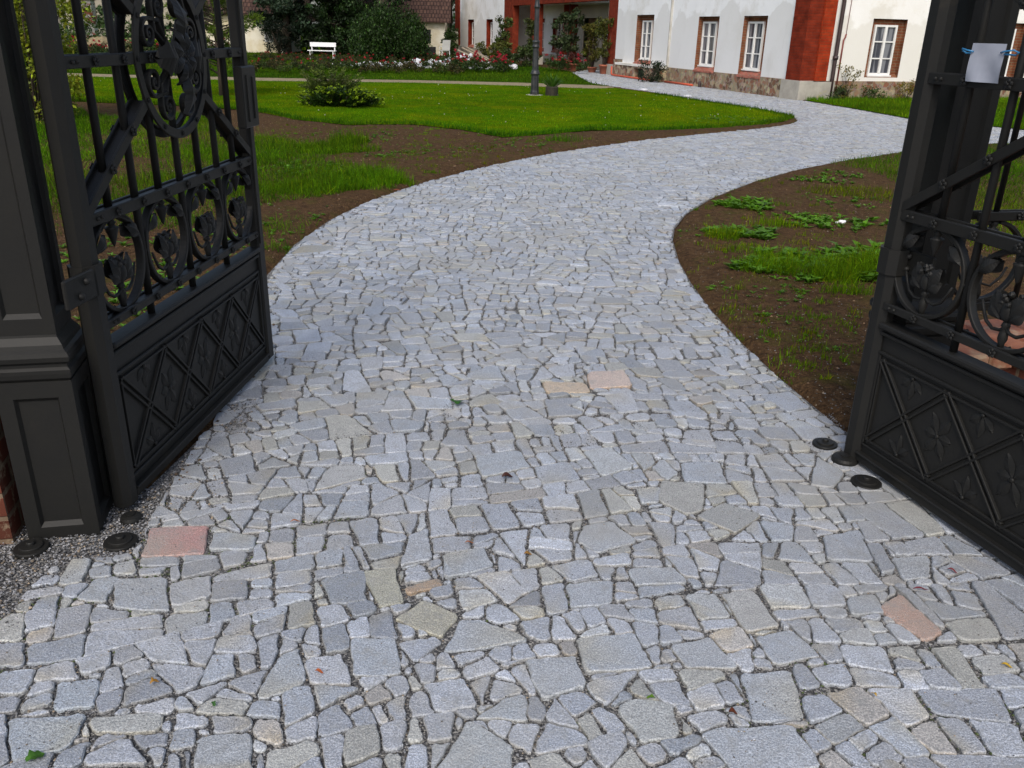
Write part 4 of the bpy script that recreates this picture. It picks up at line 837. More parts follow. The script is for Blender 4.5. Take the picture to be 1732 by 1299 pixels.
# ------------------------------------------------------------------ the manor house
def wall_piece(O, S, N, s0, s1, z0, z1, holes):
    """flat wall in the plane through O along S, with rectangular holes (s0,s1,z0,z1); N points outwards"""
    m = MB(); ss = sorted({s0, s1, *[v for h in holes for v in h[:2] if s0 < v < s1]}); zs = sorted({z0, z1, *[v for h in holes for v in h[2:4] if z0 < v < z1]})
    P = lambda s_, z, d=0.: tuple(O+S*s_+UP*z+N*d)
    flip = S.cross(UP).dot(N) < 0
    for a, b in zip(ss, ss[1:]):
        for c, d in zip(zs, zs[1:]):
            if any(h[0] <= (a+b)/2 <= h[1] and h[2] <= (c+d)/2 <= h[3] for h in holes): continue
            q = [P(a, c), P(b, c), P(b, d), P(a, d)]; m.add(q[::-1] if flip else q, [(0, 1, 2, 3)])
    return m
def prism(mb, O, S, N, s0, s1, z0, z1, d0, d1):
    P = lambda s_, z, d: tuple(O+S*s_+UP*z+N*d)
    v = [P(s0,z0,d0),P(s1,z0,d0),P(s1,z0,d1),P(s0,z0,d1),P(s0,z1,d0),P(s1,z1,d0),P(s1,z1,d1),P(s0,z1,d1)]; f = [(3,2,1,0),(4,5,6,7),(0,1,5,4),(1,2,6,5),(2,3,7,6),(3,0,4,7)]
    if S.cross(UP).dot(N) > 0: f = [q[::-1] for q in f]
    return mb.add(v, f)
house = empty('manor_house', tuple(P1), 0, label='large white plastered manor house with orange-red brick pilasters beside the paved path', cat='house')
hm = Matrix.Translation(-P1)
def hb(mb, name, m, parent=house, uv=True):
    mb.v = [(x-P1.x, y-P1.y, z-P1.z) for x, y, z in mb.v]; return mb.build(name, m, parent, uv=uv)
ROOF = 6.6
def window(O, S, N, s0, s1, z0, z1, dep=.20, g0=None, g1=None, zt=None, zb=None, brick='brick_dark', cols=2, rows=3, sill=True):
    """brick-lined opening with a white six-pane casement set back in it"""
    g0 = s0+.17 if g0 is None else g0; g1 = s1-.17 if g1 is None else g1; zt = z1-.16 if zt is None else zt; zb = z0+.1 if zb is None else zb
    m = MB(); P = lambda s_, z, d: tuple(O+S*s_+UP*z+N*d)
    flip = S.cross(UP).dot(N) < 0
    def q(a, b, c, d): m.add([d, c, b, a] if flip else [a, b, c, d], [(0, 1, 2, 3)])
    q(P(s0,z0,0), P(s0,z0,-dep), P(s0,z1,-dep), P(s0,z1,0)); q(P(s1,z0,-dep), P(s1,z0,0), P(s1,z1,0), P(s1,z1,-dep)); q(P(s0,z1,-dep), P(s1,z1,-dep), P(s1,z1,0), P(s0,z1,0)); q(P(s0,z0,0), P(s1,z0,0), P(s1,z0+.08,-dep), P(s0,z0+.08,-dep)); q(P(s0,z0,-dep), P(s1,z0,-dep), P(s1,z1,-dep), P(s0,z1,-dep))
    # thin proud edge of bare brick round the opening
    w_ = hb(m, 'window', brick)
    f = MB(); t = .055; dz = zt-zb
    prism(f, O, S, N, g0, g0+t, zb, zt, -dep+.003, -dep+.06); prism(f, O, S, N, g1-t, g1, zb, zt, -dep+.003, -dep+.06); prism(f, O, S, N, g0+t, g1-t, zt-t, zt, -dep+.003, -dep+.058); prism(f, O, S, N, g0+t, g1-t, zb, zb+t, -dep+.003, -dep+.058)
    prism(f, O, S, N, (g0+g1)/2-.035, (g0+g1)/2+.035, zb+t, zt-t, -dep+.003, -dep+.07)
    for k in range(1, rows): prism(f, O, S, N, g0+t, g1-t, zb+dz*k/rows-.016, zb+dz*k/rows+.016, -dep+.003, -dep+.05)
    prism(f, O, S, N, g0-.03, g1+.03, zb-.04, zb, -dep+.003, -dep+.10)
    hb(f, 'frame', 'frame', w_, False)
    p = MB(); prism(p, O, S, N, g0+.01, g1-.01, zb+.01, zt-.01, -dep+.002, -dep+.022); hb(p, 'pane', 'glass', w_, False)
    if sill:
        k = MB(); v = [P(s0, z0-.02, .05), P(s1, z0-.02, .05), P(s1, z0+.13, -dep+.01), P(s0, z0+.13, -dep+.01), P(s0, z0-.07, .05), P(s1, z0-.07, .05), P(s1, z0-.07, -.0), P(s0, z0-.07, -.0)]
        fs = [(0,1,2,3), (4,5,1,0), (7,6,5,4), (0,3,7,4), (2,1,5,6)]
        if flip: fs = [f_[::-1] for f_ in fs]
        k.add(v, fs); hb(k, 'sill', 'sillbrick', w_)
    return w_
MT['sillbrick'] = brickmat('sill_brick', (.40, .15, .11), (.32, .11, .08), (.25, .15, .11), .12, .4)
NA = -QD; NB = -SD
# facade A (towards the lawn)
winA = [(1.97, 3.24, .50, 2.14), (4.68, 6.0, .52, 2.14)]
hb(wall_piece(P1, SD, NA, .6, 7.95, .5, ROOF, winA), 'wall', 'plaster')
winP = [(9.18, 10.62, .56, 2.22)]; OP = P1+NA*.07
hb(wall_piece(OP, SD, NA, 7.95, 11.7, .5, ROOF, winP), 'wall', 'plaster')
m = MB(); prism(m, P1, SD, NA, 7.90, 7.952, .5, ROOF, 0, .068); hb(m, 'return_wall', 'plaster_stain'); m = MB(); prism(m, P1, SD, NA, 11.7, 12.6, .62, ROOF, -1.6, .0); prism(m, P1, SD, NA, 11.5, 11.703, .5, ROOF, -.1, .068); hb(m, 'return_wall', 'plaster')
for (a, b, c, d), gl in zip(winA, ((2.36, 3.22), (5.08, 5.96))): window(P1, SD, NA, a, b, c, d, .20, gl[0], gl[1], 1.99, .66, 'brick_old')
window(OP, SD, NA, *winP[0], .20, 9.62, 10.42, 2.03, .70, 'brick_old')
# rubble base of facade A, with a capped ledge on the projecting bay
m = MB(); prism(m, P1, SD, NA, .7, 7.95, -.1, .5, -.3, .03); hb(m, 'stone_base', 'rubble')
m = MB(); prism(m, P1, SD, NA, 11.80, 12.63, -.1, .60, -.3, .05)
hb(m, 'stone_base', 'rubble')
m = MB(); hole = (9.30, 10.10, .06, .40)
prism(m, P1, SD, NA, 7.95, 9.30, -.1, .44, -.3, .30); prism(m, P1, SD, NA, 10.10, 11.8, -.1, .44, -.3, .30); prism(m, P1, SD, NA, 9.30, 10.10, .38, .44, -.3, .30); prism(m, P1, SD, NA, 9.30, 10.10, -.1, .06, -.3, .30)
hb(m, 'stone_base', 'rubble'); m = MB(); prism(m, P1, SD, NA, 9.3, 10.1, .06, .38, -.3, .10); hb(m, 'basement_opening', 'dark')
m = MB(); prism(m, P1, SD, NA, 7.90, 11.85, .44, .52, .0, .33); hb(m, 'base_ledge', 'whitewash')
# corner pilaster
m = MB(); prism(m, P1, SD, NA, -.02, .62, .5, ROOF, -.30, .07); prism(m, P1, QD, NB, -.071, .36, .5, ROOF, -.2, .05); hb(m, 'corner_pilaster', 'brick_dark')
m = MB(); prism(m, P1, QD, NB, .362, .74, .5, ROOF, -.2, .11); hb(m, 'corner_pilaster', 'brick_paint')
m = MB(); prism(m, P1, SD, NA, -.16, .72, -.1, .5, -.30, .13); prism(m, P1, QD, NB, .301, 1.0, -.1, .48, -.2, .16); hb(m, 'corner_plinth', 'stone')
# facade B (towards the gate)
winB = [(2.04, 3.17, .60, 2.11), (6.2, 7.33, .60, 2.11), (9.4, 10.5, .60, 2.11)]
hb(wall_piece(P1, QD, NB, .74, 13, .5, ROOF, winB), 'wall', 'plaster_sunlit')
for i, (a, b, c, d) in enumerate(winB): window(P1, QD, NB, a, b, c, d, .12, a+.15, b-.24, 1.96, .66, 'brick_old', sill=False)
m = MB(); prism(m, P1, QD, NB, 1.0, 13, -.1, .5, -.3, .03); hb(m, 'stone_base', 'rubble')
# wall beyond the porch and the porch
OB = P1-NA*1.6
winC = [(34.75, 36.2, .56, 2.14), (30.5, 31.85, .56, 2.14)]
hb(wall_piece(P1, SD, NA, 28.2, 38.3, .5, ROOF, winC), 'wall', 'plaster')
for a, b, c, d in winC: window(P1, SD, NA, a, b, c, d, .24, a+.05, b-.30, 1.98, .62, 'brick_dark')
m = MB(); prism(m, P1, SD, NA, 28.2, 38.3, -.1, .5, -.3, .03); hb(m, 'stone_base', 'stone')
m = MB(); prism(m, P1, SD, NA, 38.3, 39.3, .55, ROOF, -.4, .1); hb(m, 'pilaster', 'brick_dark'); m = MB(); prism(m, P1, SD, NA, 38.2, 39.5, -.1, .55, -.4, .2); hb(m, 'pilaster_base', 'stone')
winD = [(25.9, 27.1, .62, 2.2), (23.1, 24.6, .62, 2.2)]
hb(wall_piece(OB, SD, NA, 12.6, 37, .45, ROOF-.1, winD+[(18.6, 20.1, .0, 2.2)]), 'wall', 'plaster')
for a, b, c, d in winD: window(OB, SD, NA, a, b, c, d, .2, a+.1, b-.35, 2.0, .7, 'brick_dark')
m = MB(); prism(m, OB, SD, NA, 20.1, 37, -.1, .45, -.3, .03); hb(m, 'stone_base', 'stone'); m = MB(); prism(m, OB, SD, NA, 12.6, 18.6, -.1, .45, -.3, .03); hb(m, 'stone_base', 'stone')
m = MB(); prism(m, P1, SD, NA, 28.22, 28.4, -.05, ROOF-.2, -1.6, -.36); hb(m, 'return_wall', 'plaster')
m = MB(); prism(m, OB, SD, NA, 17.3, 18.5, -.05, 2.75, 0, .05); prism(m, OB, SD, NA, 20.1, 20.9, -.05, 2.75, 0, .05); prism(m, OB, SD, NA, 18.5, 20.1, 2.2, 2.75, .0, .05); hb(m, 'door_surround', 'beige')
m = MB(); prism(m, OB, SD, NA, 18.6, 20.1, 0, 2.2, -.25, -.18); dr = hb(m, 'door', 'wood')
m = MB(); prism(m, OB, SD, NA, 18.75, 19.3, .1, 2.0, -.18, -.165); hb(m, 'door_glass', 'dark', dr)
m = MB(); prism(m, OB, SD, NA, 21.0, 22.1, .5, 2.8, .02, .35); hb(m, 'pilaster', 'brick_dark')
for a, b in ((12.62, 13.5), (22.6, 23.6), (26.6, 28.2)):
    m = MB(); prism(m, P1, SD, NA, a, b, .4, 2.8, -.35, .0); hb(m, 'porch_pillar', 'brick_porch_shaded')
    m = MB(); prism(m, P1, SD, NA, a-.04, b+.04, -.1, .4, -.40, .04); hb(m, 'pillar_base', 'stone')
m = MB(); prism(m, P1, SD, NA, 12.62, 28.2, 2.8, 3.5, -.35, .0); hb(m, 'porch_beam', 'brick_porch_shaded')
m = MB(); prism(m, P1, SD, NA, 12.62, 28.2, 3.5, ROOF, -.32, -.02); prism(m, P1, SD, NA, 12.62, 28.2, 2.80, 2.86, -1.6, -.36); hb(m, 'upper_wall', 'plaster')
m = MB(); prism(m, P1, SD, NA, 20.0, 20.04, 2.35, 2.8, -.8, -.76); hb(m, 'hanging_lamp_rod', 'pipe')
# roof and back of the house
m = MB(); c = [P1+NA*.5+NB*.5, P1+QD*13.5+NB*.5, P1+QD*13.5+SD*39.8, P1+NA*.5+SD*39.8]; c = [v+UP*ROOF for v in c]; r1, r2 = (P1+QD*6.5+SD*6+UP*11), (P1+QD*6.5+SD*33+UP*11)
m.add(c+[r1, r2], [(0,1,4), (1,2,5,4), (2,3,5), (3,0,4,5), (3,2,1,0)]); rf = hb(m, 'roof', 'tile')
m = MB(); prism(m, P1, SD, NA, .0, 39.2, .3, ROOF, -13, -12.8); prism(m, P1, SD, NA, 39.0, 39.2, .3, ROOF, -12.8, -.4); hb(m, 'back_wall', 'plaster')
# downpipe and thin pipe
m = MB(); a = P1+QD*.92+NB*.12; m.tube([a+UP*z for z in (.05, .6, 1.0, 3, ROOF)], .055, 10)
for z in (1.05, 3.2): m.tube([a+UP*z, a+UP*(z+.09)], .075, 10)
hb(m, 'downpipe', 'pipe', uv=False)
m = MB(); a = P1+QD*1.16+NB*.03; m.tube([a+UP*.25, a+UP*1.55, a+UP*1.62+QD*.04, a+UP*1.70+QD*.05], .022, 8); m.tube([a+UP*1.70+QD*.05, a+UP*4+QD*.07], .008, 6); hb(m, 'thin_pipe', 'pipe_red', uv=False)
# ------------------------------------------------------------------ things by the house
def W(s_, d, z=0.): return P1+SD*s_+NA*d+UP*z
m = MB(); m.tube([W(12.05, .36, .36), W(12.05, .36, .10), W(11.95, .38, .05), W(11.6, .42, .045), W(9.2, .44, .045), W(8.2, .45, .045)], .035, 8); tag(m.build('plastic_pipe', 'orange'), 'orange plastic pipe lying along the foot of the projecting bay, its end turned up', 'pipe')
m = MB(); m.tube([W(7.6, .25, .04), W(6.2, .22, .04), W(5.6, .22, .04)], .035, 8); tag(m.build('plastic_pipe', 'orange'), 'short straight orange plastic pipe lying on the paving beyond the dark bush', 'pipe')
m = MB(); a = W(5.25, .15, 0); m.lathe([(.05, 0), (.055, .02), (.05, .17), (.045, .18), (.001, .18)], 14, tuple(a)); tag(m.build('short_pipe_stub', 'pipe'), 'short dark pipe stub standing at the foot of the rubble wall', 'pipe stub')
def foliage_thing(name, cen, lab, cat, centers, radii, per, size, col, stems=True, group=None, leafname='foliage', var=.35, squash=(1, 1, .8), aspect=.5, stemcol='bark', stem_r=.02):
    root = empty(name, tuple(cen), random.uniform(0, 6), label=lab, cat=cat, group=group)
    pts = clumps(centers, radii, per, squash); n = len(pts); leafobj(leafname, pts, size*rng.uniform(.6, 1.4, n), varcol(n, col, var), root, aspect)
    if stems:
        m = MB()
        for c in centers[:14]: m.tube([(random.uniform(-.03, .03), random.uniform(-.03, .03), 0), (c[0]*.4, c[1]*.4, c[2]*.5), tuple(c)], [stem_r, stem_r*.7, stem_r*.35], 5)
        m.build('stem', stemcol, root)
    return root
def randcl(n, rx, ry, z0, z1): return [(random.gauss(0, rx*.5), random.gauss(0, ry*.5), random.uniform(z0, z1)) for _ in range(n)]
def pot(root, r, h): 
    m = MB(); m.lathe([(r*.68, 0), (r*.72, .01), (r*.94, h*.8), (r*1.06, h*.8), (r*1.08, h), (r*.95, h), (r*.9, h*.86), (.001, h*.86)], 20); m.build('pot', 'terracotta', root)
def potted(px, py, r, h, centers, radii, per, size, col, lab, tilt=0):
    g = G(px, py); root = foliage_thing('potted_plant', (g.x, g.y, 0), lab, 'potted plant', [(c[0], c[1], c[2]+h) for c in centers], radii, per, size, col, stem_r=.025); pot(root, r, h); return root
potted(1021, 125, .21, .36, randcl(26, .42, .42, .35, 1.75), [random.uniform(.12, .24) for _ in range(26)], 2200, .10, (.075, .085, .016), 'tall loose shrub with yellowing leaves in a red clay pot right of the door')
potted(1001, 122.5, .20, .22, randcl(22, .42, .35, .3, 1.6), [random.uniform(.14, .24) for _ in range(22)], 2200, .10, (.085, .08, .014), 'ochre-leaved shrub in a low terracotta pot in front of the door')
potted(962, 117, .27, .40, randcl(30, .55, .4, .4, 2.1), [random.uniform(.12, .24) for _ in range(30)], 2000, .13, (.045, .065, .025), 'tall grey-green oleander in a terracotta tub left of the door')
potted(946, 114, .25, .38, randcl(26, .5, .4, .5, 2.0), [random.uniform(.1, .22) for _ in range(26)], 2000, .13, (.05, .075, .03), 'grey-green oleander leaning left in front of the porch window')
g = G(972, 119.5); rt = foliage_thing('potted_plant', (g.x, g.y, 0), 'dark red-leaved low plant in a clay pot beside the door paving', 'potted plant', [(x_, y_, z_+.3) for x_, y_, z_ in randcl(10, .35, .3, .05, .35)], [.18]*10, 2600, .09, (.07, .02, .015)); pot(rt, .24, .30)
for px, py, hh, ww, lab, col in ((851, 111, 2.3, .55, 'tall climbing shrub growing against the far porch pillar', (.05, .075, .015)), (897, 113, 2.2, .45, 'leafy shrub growing against the middle porch pillar behind the lamp post', (.055, .07, .018)), (838, 112, 1.1, .8, 'low yellowish shrub at the foot of the far porch pillar', (.08, .09, .015)), (884, 114, .9, .7, 'low green shrub between the porch pillars behind the roses', (.045, .07, .02)), (765, 97, 1.6, .5, 'dark shrub in the gap between the cottage and the manor pilaster', (.03, .055, .012))):
    g = G(px, py); foliage_thing('shrub', (g.x, g.y, 0), lab, 'shrub', randcl(24, ww, ww*.6, .15, hh*.92), [random.uniform(.15, .28) for _ in range(24)], 1500, .12, col)
g = W(7.85, .62); foliage_thing('shrub', tuple(g), 'small dark rounded bush standing on the paving against the base wall', 'shrub', randcl(14, .30, .25, .12, .62), [.2]*14, 2600, .06, (.02, .032, .014))
for u_, hh, lab, col, n in ((1.25, .9, 'yellowing weed shrub growing round the foot of the downpipe', (.14, .12, .02), 14), (3.3, .55, 'yellow-flowered weeds under the window of the warm white wall', (.15, .12, .015), 14), (2.2, .38, 'dark green weeds at the foot of the rubble base left of the window', (.04, .07, .014), 14), (.95, .35, 'dark creeping bush beside the corner plinth', (.03, .055, .014), 12), (5.0, .45, 'green weeds against the rubble base seen past the gate', (.05, .09, .014), 14)):
    g = P1+QD*u_+NB*.35; foliage_thing('weed_bush', tuple(g), lab, 'weeds', randcl(n, .38, .2, .05, hh), [random.uniform(.1, .18) for _ in range(n)], 2600, .05, col, stem_r=.008)
# ------------------------------------------------------------------ lamp post and its neighbour
g = G(904, 162); root = empty('street_lamp', (g.x, g.y, 0), label='tall dark cast-iron lamp post standing on the lawn in front of the porch', cat='lamp post')
m = MB(); m.lathe([(.23, 0), (.23, .025), (.20, .03), (.001, .03)], 26); m.build('foot_slab', 'stone', root)
m = MB(); 
def flute(r, z, k=12, d=.06): return [(r*(1-d*(i % 2))*math.cos(math.pi*i/k), r*(1-d*(i % 2))*math.sin(math.pi*i/k), z) for i in range(2*k)]
m.loft([flute(r, z) for r, z in ((.115, .04), (.115, .10), (.105, .14), (.095, .52))], smooth=False)
m.lathe([(.10, .52), (.12, .53), (.125, .56), (.105, .585), (.105, .61), (.085, .64)], 22)
m.loft([flute(r, z) for r, z in ((.082, .64), (.078, .8), (.072, 1.18))])
m.lathe([(.075, 1.18), (.095, 1.19), (.10, 1.215), (.085, 1.235), (.085, 1.30), (.098, 1.32), (.095, 1.345), (.07, 1.37)], 22)
m.loft([flute(r, z) for r, z in ((.066, 1.37), (.062, 1.8), (.058, 2.12))]); m.lathe([(.062, 2.12), (.078, 2.135), (.078, 2.17), (.06, 2.2), (.055, 2.3), (.05, 3.3), (.045, 3.6)], 20); m.build('pole', 'lamp_iron', root)
m = MB(); m.lathe([(.05, 3.6), (.14, 3.66), (.15, 3.70), (.001, 3.70)], 16); m.lathe([(.24, 4.18), (.26, 4.2), (.12, 4.36), (.05, 4.42), (.03, 4.5), (.001, 4.55)], 16)
for k in range(6): a = k*math.pi/3; m.tube([(.14*math.cos(a), .14*math.sin(a), 3.69), (.23*math.cos(a), .23*math.sin(a), 4.19)], .012, 6)
ln = m.build('lantern', 'lamp_iron', root); m = MB(); m.lathe([(.125, 3.702), (.215, 4.178)], 6); m.build('lantern_glass', 'lampglass', ln)
g = G(933, 163); root = empty('potted_plant', (g.x, g.y, 0), label='spiky green plant in a small dark basket beside the lamp post', cat='potted plant')
m = MB(); m.lathe([(.15, 0), (.17, .02), (.16, .22), (.175, .24), (.15, .25), (.001, .22)], 18); m.build('basket', 'basket', root)
Vs, Fs, Cs = [], [], []; b = 0
for k in range(120):
    a = random.uniform(0, 6.28); el = random.uniform(.5, 1.5); l = random.uniform(.22, .42); w_ = .014; dx, dy = math.cos(a), math.sin(a); x0, y0 = dx*.06, dy*.06; v = random.uniform(.6, 1.5)
    mx_, tz = (x0+dx*l*.5*math.cos(el), y0+dy*l*.5*math.cos(el), .22+l*.5*math.sin(el)), (x0+dx*l*math.cos(el*.85), y0+dy*l*math.cos(el*.85), .22+l*math.sin(el*.85)); Vs += [(x0, y0, .22), (mx_[0]-dy*w_, mx_[1]+dx*w_, mx_[2]), tz, (mx_[0]+dy*w_, mx_[1]-dx*w_, mx_[2])]; Fs.append([b, b+1, b+2, b+3]); b += 4; Cs += [(.07*v, .16*v, .02*v)]*4
fastmesh('spiky_leaves', np.array(Vs), [np.array(Fs)], 'leaf', root, np.array(Cs))
# ------------------------------------------------------------------ junipers on the lawn
def juniper(px, py, lab, rx, h, col, tip, n, up):
    g = G(px, py); root = empty('juniper_shrub', (g.x, g.y, 0), 0, label=lab, cat='shrub'); P_, S_, C_, OUT = [], [], [], []; st = MB()
    for k in range(n):
        a = random.uniform(0, 6.28); rr = rx*random.uniform(.35, 1)*(1 if abs(math.cos(a)) > .4 else .75); e = random.uniform(.05, up); hh = h*random.uniform(.25, 1)*(1-.35*rr/rx)
        L_ = 26; ex, ey = math.cos(a)*rr, math.sin(a)*rr*.7
        if k % 3 == 0: st.tube([(0, 0, .03), (ex*.5, ey*.5, hh*.45), (ex*.85, ey*.85, hh*.85)], [.025, .015, .006], 5)
        for t in np.linspace(.25, 1, L_):
            for _ in range(5):
                w_ = .09*(1.15-t)+.025; P_.append((ex*t+random.gauss(0, w_*.6), ey*t+random.gauss(0, w_*.6), max(.02, hh*(t**(.7 if up < .6 else 1.1))+random.gauss(0, w_*.35)))); S_.append(random.uniform(.035, .075)); v = random.uniform(.55, 1.3); c = col if t < (.90 if up < .6 else .80) or random.random() < .3 else tip; C_.append((c[0]*v, c[1]*v, c[2]*v)); OUT.append((math.cos(a)*1.4, math.sin(a)*1.4, .55))
    leafobj('foliage', np.array(P_), np.array(S_), np.array(C_), root, .55 if up < .6 else .35, outward=np.array(OUT)); st.build('branch', 'bark', root); return root
juniper(575, 181, 'dark green spreading juniper on the lawn with bright yellow-green tips', 1.0, .50, (.022, .052, .005), (.19, .29, .010), 150, .3)
juniper(560, 158, 'paler feathery juniper rising behind the dark spreading one', .85, .80, (.055, .085, .014), (.13, .17, .03), 80, 1.1)
# ------------------------------------------------------------------ roses
def rosebush(h, w_, nf, col, fcol, seed):
    rt = empty('rose_bush', (0, 0, 0), 0); cs_ = [(random.gauss(0, w_*.45), random.gauss(0, w_*.4), random.uniform(.15, h*.9)) for _ in range(12)]
    pts = clumps(cs_, [.15]*12, 1900); n = len(pts); leafobj('foliage', pts, .075*rng.uniform(.6, 1.3, n), varcol(n, col, .4, .25), rt)
    f = []; 
    for k in range(nf):
        c = cs_[k % 12]; q = (c[0]+random.gauss(0, .12), c[1]+random.gauss(0, .1), min(h*1.1, c[2]+random.uniform(.12, .3)))
        for j in range(26): d = Vector((random.gauss(0, 1), random.gauss(0, 1), random.gauss(0, 1))).normalized()*random.uniform(.02, .06); f.append((q[0]+d.x, q[1]+d.y, q[2]+d.z*.8))
    if nf == 0: return rt
    f = np.array(f); leafobj('blossoms', f, .05*rng.uniform(.7, 1.3, len(f)), varcol(len(f), fcol, .25, .05), rt, .9, 'flower')
    return rt
protos = [rosebush(.58, .40, 3, (.035, .055, .012), (.30, .006, .010), 1), rosebush(.46, .38, 1, (.05, .050, .016), (.22, .006, .008), 2), rosebush(.66, .42, 5, (.032, .055, .011), (.36, .008, .022), 3), rosebush(.42, .4, 0, (.05, .08, .012), (.28, .01, .008), 4)]
used_p = set()
def rose(px, py, k, lab, grp, sc=1.):
    g = G(px, py)
    if k in used_p: o = copy_tree(protos[k])
    else: o = protos[k]; used_p.add(k)
    o.location = (g.x, g.y, 0); o.rotation_euler = (0, 0, random.uniform(0, 6.28)); s_ = sc*random.uniform(.85, 1.15); o.scale = (s_, s_, s_); tag(o, 'red rose bush '+('with few blooms', 'brownish, nearly bloomless', 'thick with crimson blooms', 'low and bloomless')[k]+lab[len('red rose bush'):], 'rose bush', grp)
LR1 = 'red rose bush in the front border by the sandy path'; LR2 = 'red rose bush in the far border before the white bench'; LR3 = 'red rose bush in the bed before the porch'; LR4 = 'red rose bush in the border behind the gate'
for i in range(30): rose(430+i*11.5+random.uniform(-4, 4), 121+i*.12+random.uniform(-4, 4), random.choice((0, 1, 3, 1)), LR1, 'roses of the front border', .85)
for i in range(30): rose(440+i*10.8+random.uniform(-4, 4), 104.5+random.uniform(-2, 2), random.choice((0, 1, 1)), LR2, 'roses of the far border', .72)
for i in range(26): rose(random.choice((random.uniform(760, 860), random.uniform(915, 985), random.uniform(760, 985))), random.uniform(118, 126), random.choice((2, 0, 2)), LR3, 'roses in the bed by the porch', .95)
for i in range(22): rose(60+i*15+random.uniform(-5, 5), 96+random.uniform(-3, 3), random.choice((0, 1, 2)), LR4, 'roses behind the left gate leaf', 1.1)
# ------------------------------------------------------------------ rubble heaps and planks
def heap(px, py, n, rx, h, lab, r=.09):
    g = G(px, py); m = MB()
    for k in range(n):
        a = random.uniform(0, 6.28); q = math.sqrt(random.random()); x, y = math.cos(a)*q*rx, math.sin(a)*q*rx*.6; m.blob((x, y, random.uniform(0, h*(1-q*.8))+.03), r*random.uniform(.5, 1.3), k, 1, noise=.35)
    o = m.build('rubble_heap', 'whiterock'); o.location = (g.x, g.y, 0); tag(o, lab, 'rubble', kind='stuff')
heap(783, 117, 170, 1.1, .75, 'white rubble heap in front of the pilaster of the manor'); heap(842, 117, 80, .8, .50, 'white rubble heap beside the grey planks near the porch'); heap(705, 115, 110, 1.1, .40, 'white rubble heap among the roses in front of the cottage'); heap(735, 116, 50, .6, .38, 'small white rubble heap between two larger ones'); heap(670, 114, 60, 1.3, .16, 'flat spread of white rubble behind the rose border'); heap(630, 112, 60, 1.8, .10, 'thin line of pale rubble at the far left of the heaps')
for k, (px, dz) in enumerate(((812, .0), (820, .05), (828, .02))):
    g = G(px, 116.5); m = MB(); m.bbox((-1.1, -.07, -.02), (1.1, .07, .02), .004); o = m.build('plank', 'plank'); o.location = (g.x, g.y, .36+dz); o.rotation_euler = (0, math.radians(20+k*3), math.radians(-18+k*9)); tag(o, ('leftmost weathered plank leaning on the white rubble heap', 'middle one of three weathered planks leaning on the rubble', 'rightmost weathered plank leaning on the white rubble')[k], 'plank', 'planks on the rubble')
# ------------------------------------------------------------------ bench, chair
g = G(546, 101); root = empty('garden_bench', (g.x, g.y, 0), math.radians(-4), label='white slatted garden bench in front of the dark trees', cat='bench')
m = MB(); m.bbox((-.66, .16, .60), (.66, .19, .80), .006); m.build('backrest', 'white', root)
m = MB(); m.bbox((-.70, -.20, .40), (.70, .14, .44), .006); m.build('seat', 'white', root)
for x_ in (-.58, .58):
    m = MB(); m.bbox((x_-.025, -.17, 0), (x_+.025, -.12, .40), .004); m.build('leg', 'white', root); m = MB(); m.bbox((x_-.025, .192, 0), (x_+.025, .232, .80), .004); m.bbox((x_-.02, .10, .0), (x_+.02, .14, .399), .004); m.build('leg', 'white', root)
g = G(752, 99); root = empty('garden_chair', (g.x, g.y, 0), math.radians(205), label='white plastic garden chair standing by the cottage corner', cat='chair')
m = MB(); m.bbox((-.24, -.22, .40), (.24, .22, .43), .008); m.build('seat', 'white', root)
m = MB(); m.loft([[(-.23, .20+d, z), (.23, .20+d, z), (.23, .24+d, z), (-.23, .24+d, z)] for z, d in ((.43, 0), (.7, .06), (.98, .14))]); m.build('backrest', 'white', root)
for x_ in (-.22, .22):
    for y_ in (-.2, .2): m = MB(); m.tube([(x_*1.12, y_*1.15, 0), (x_, y_, .40)], .018, 6); m.build('leg', 'white', root)
    m = MB(); m.bbox((x_-.02, -.2, .62), (x_+.02, .2, .65), .006); m.tube([(x_, -.18, .43), (x_, -.18, .62)], .015, 6); m.build('armrest', 'white', root)
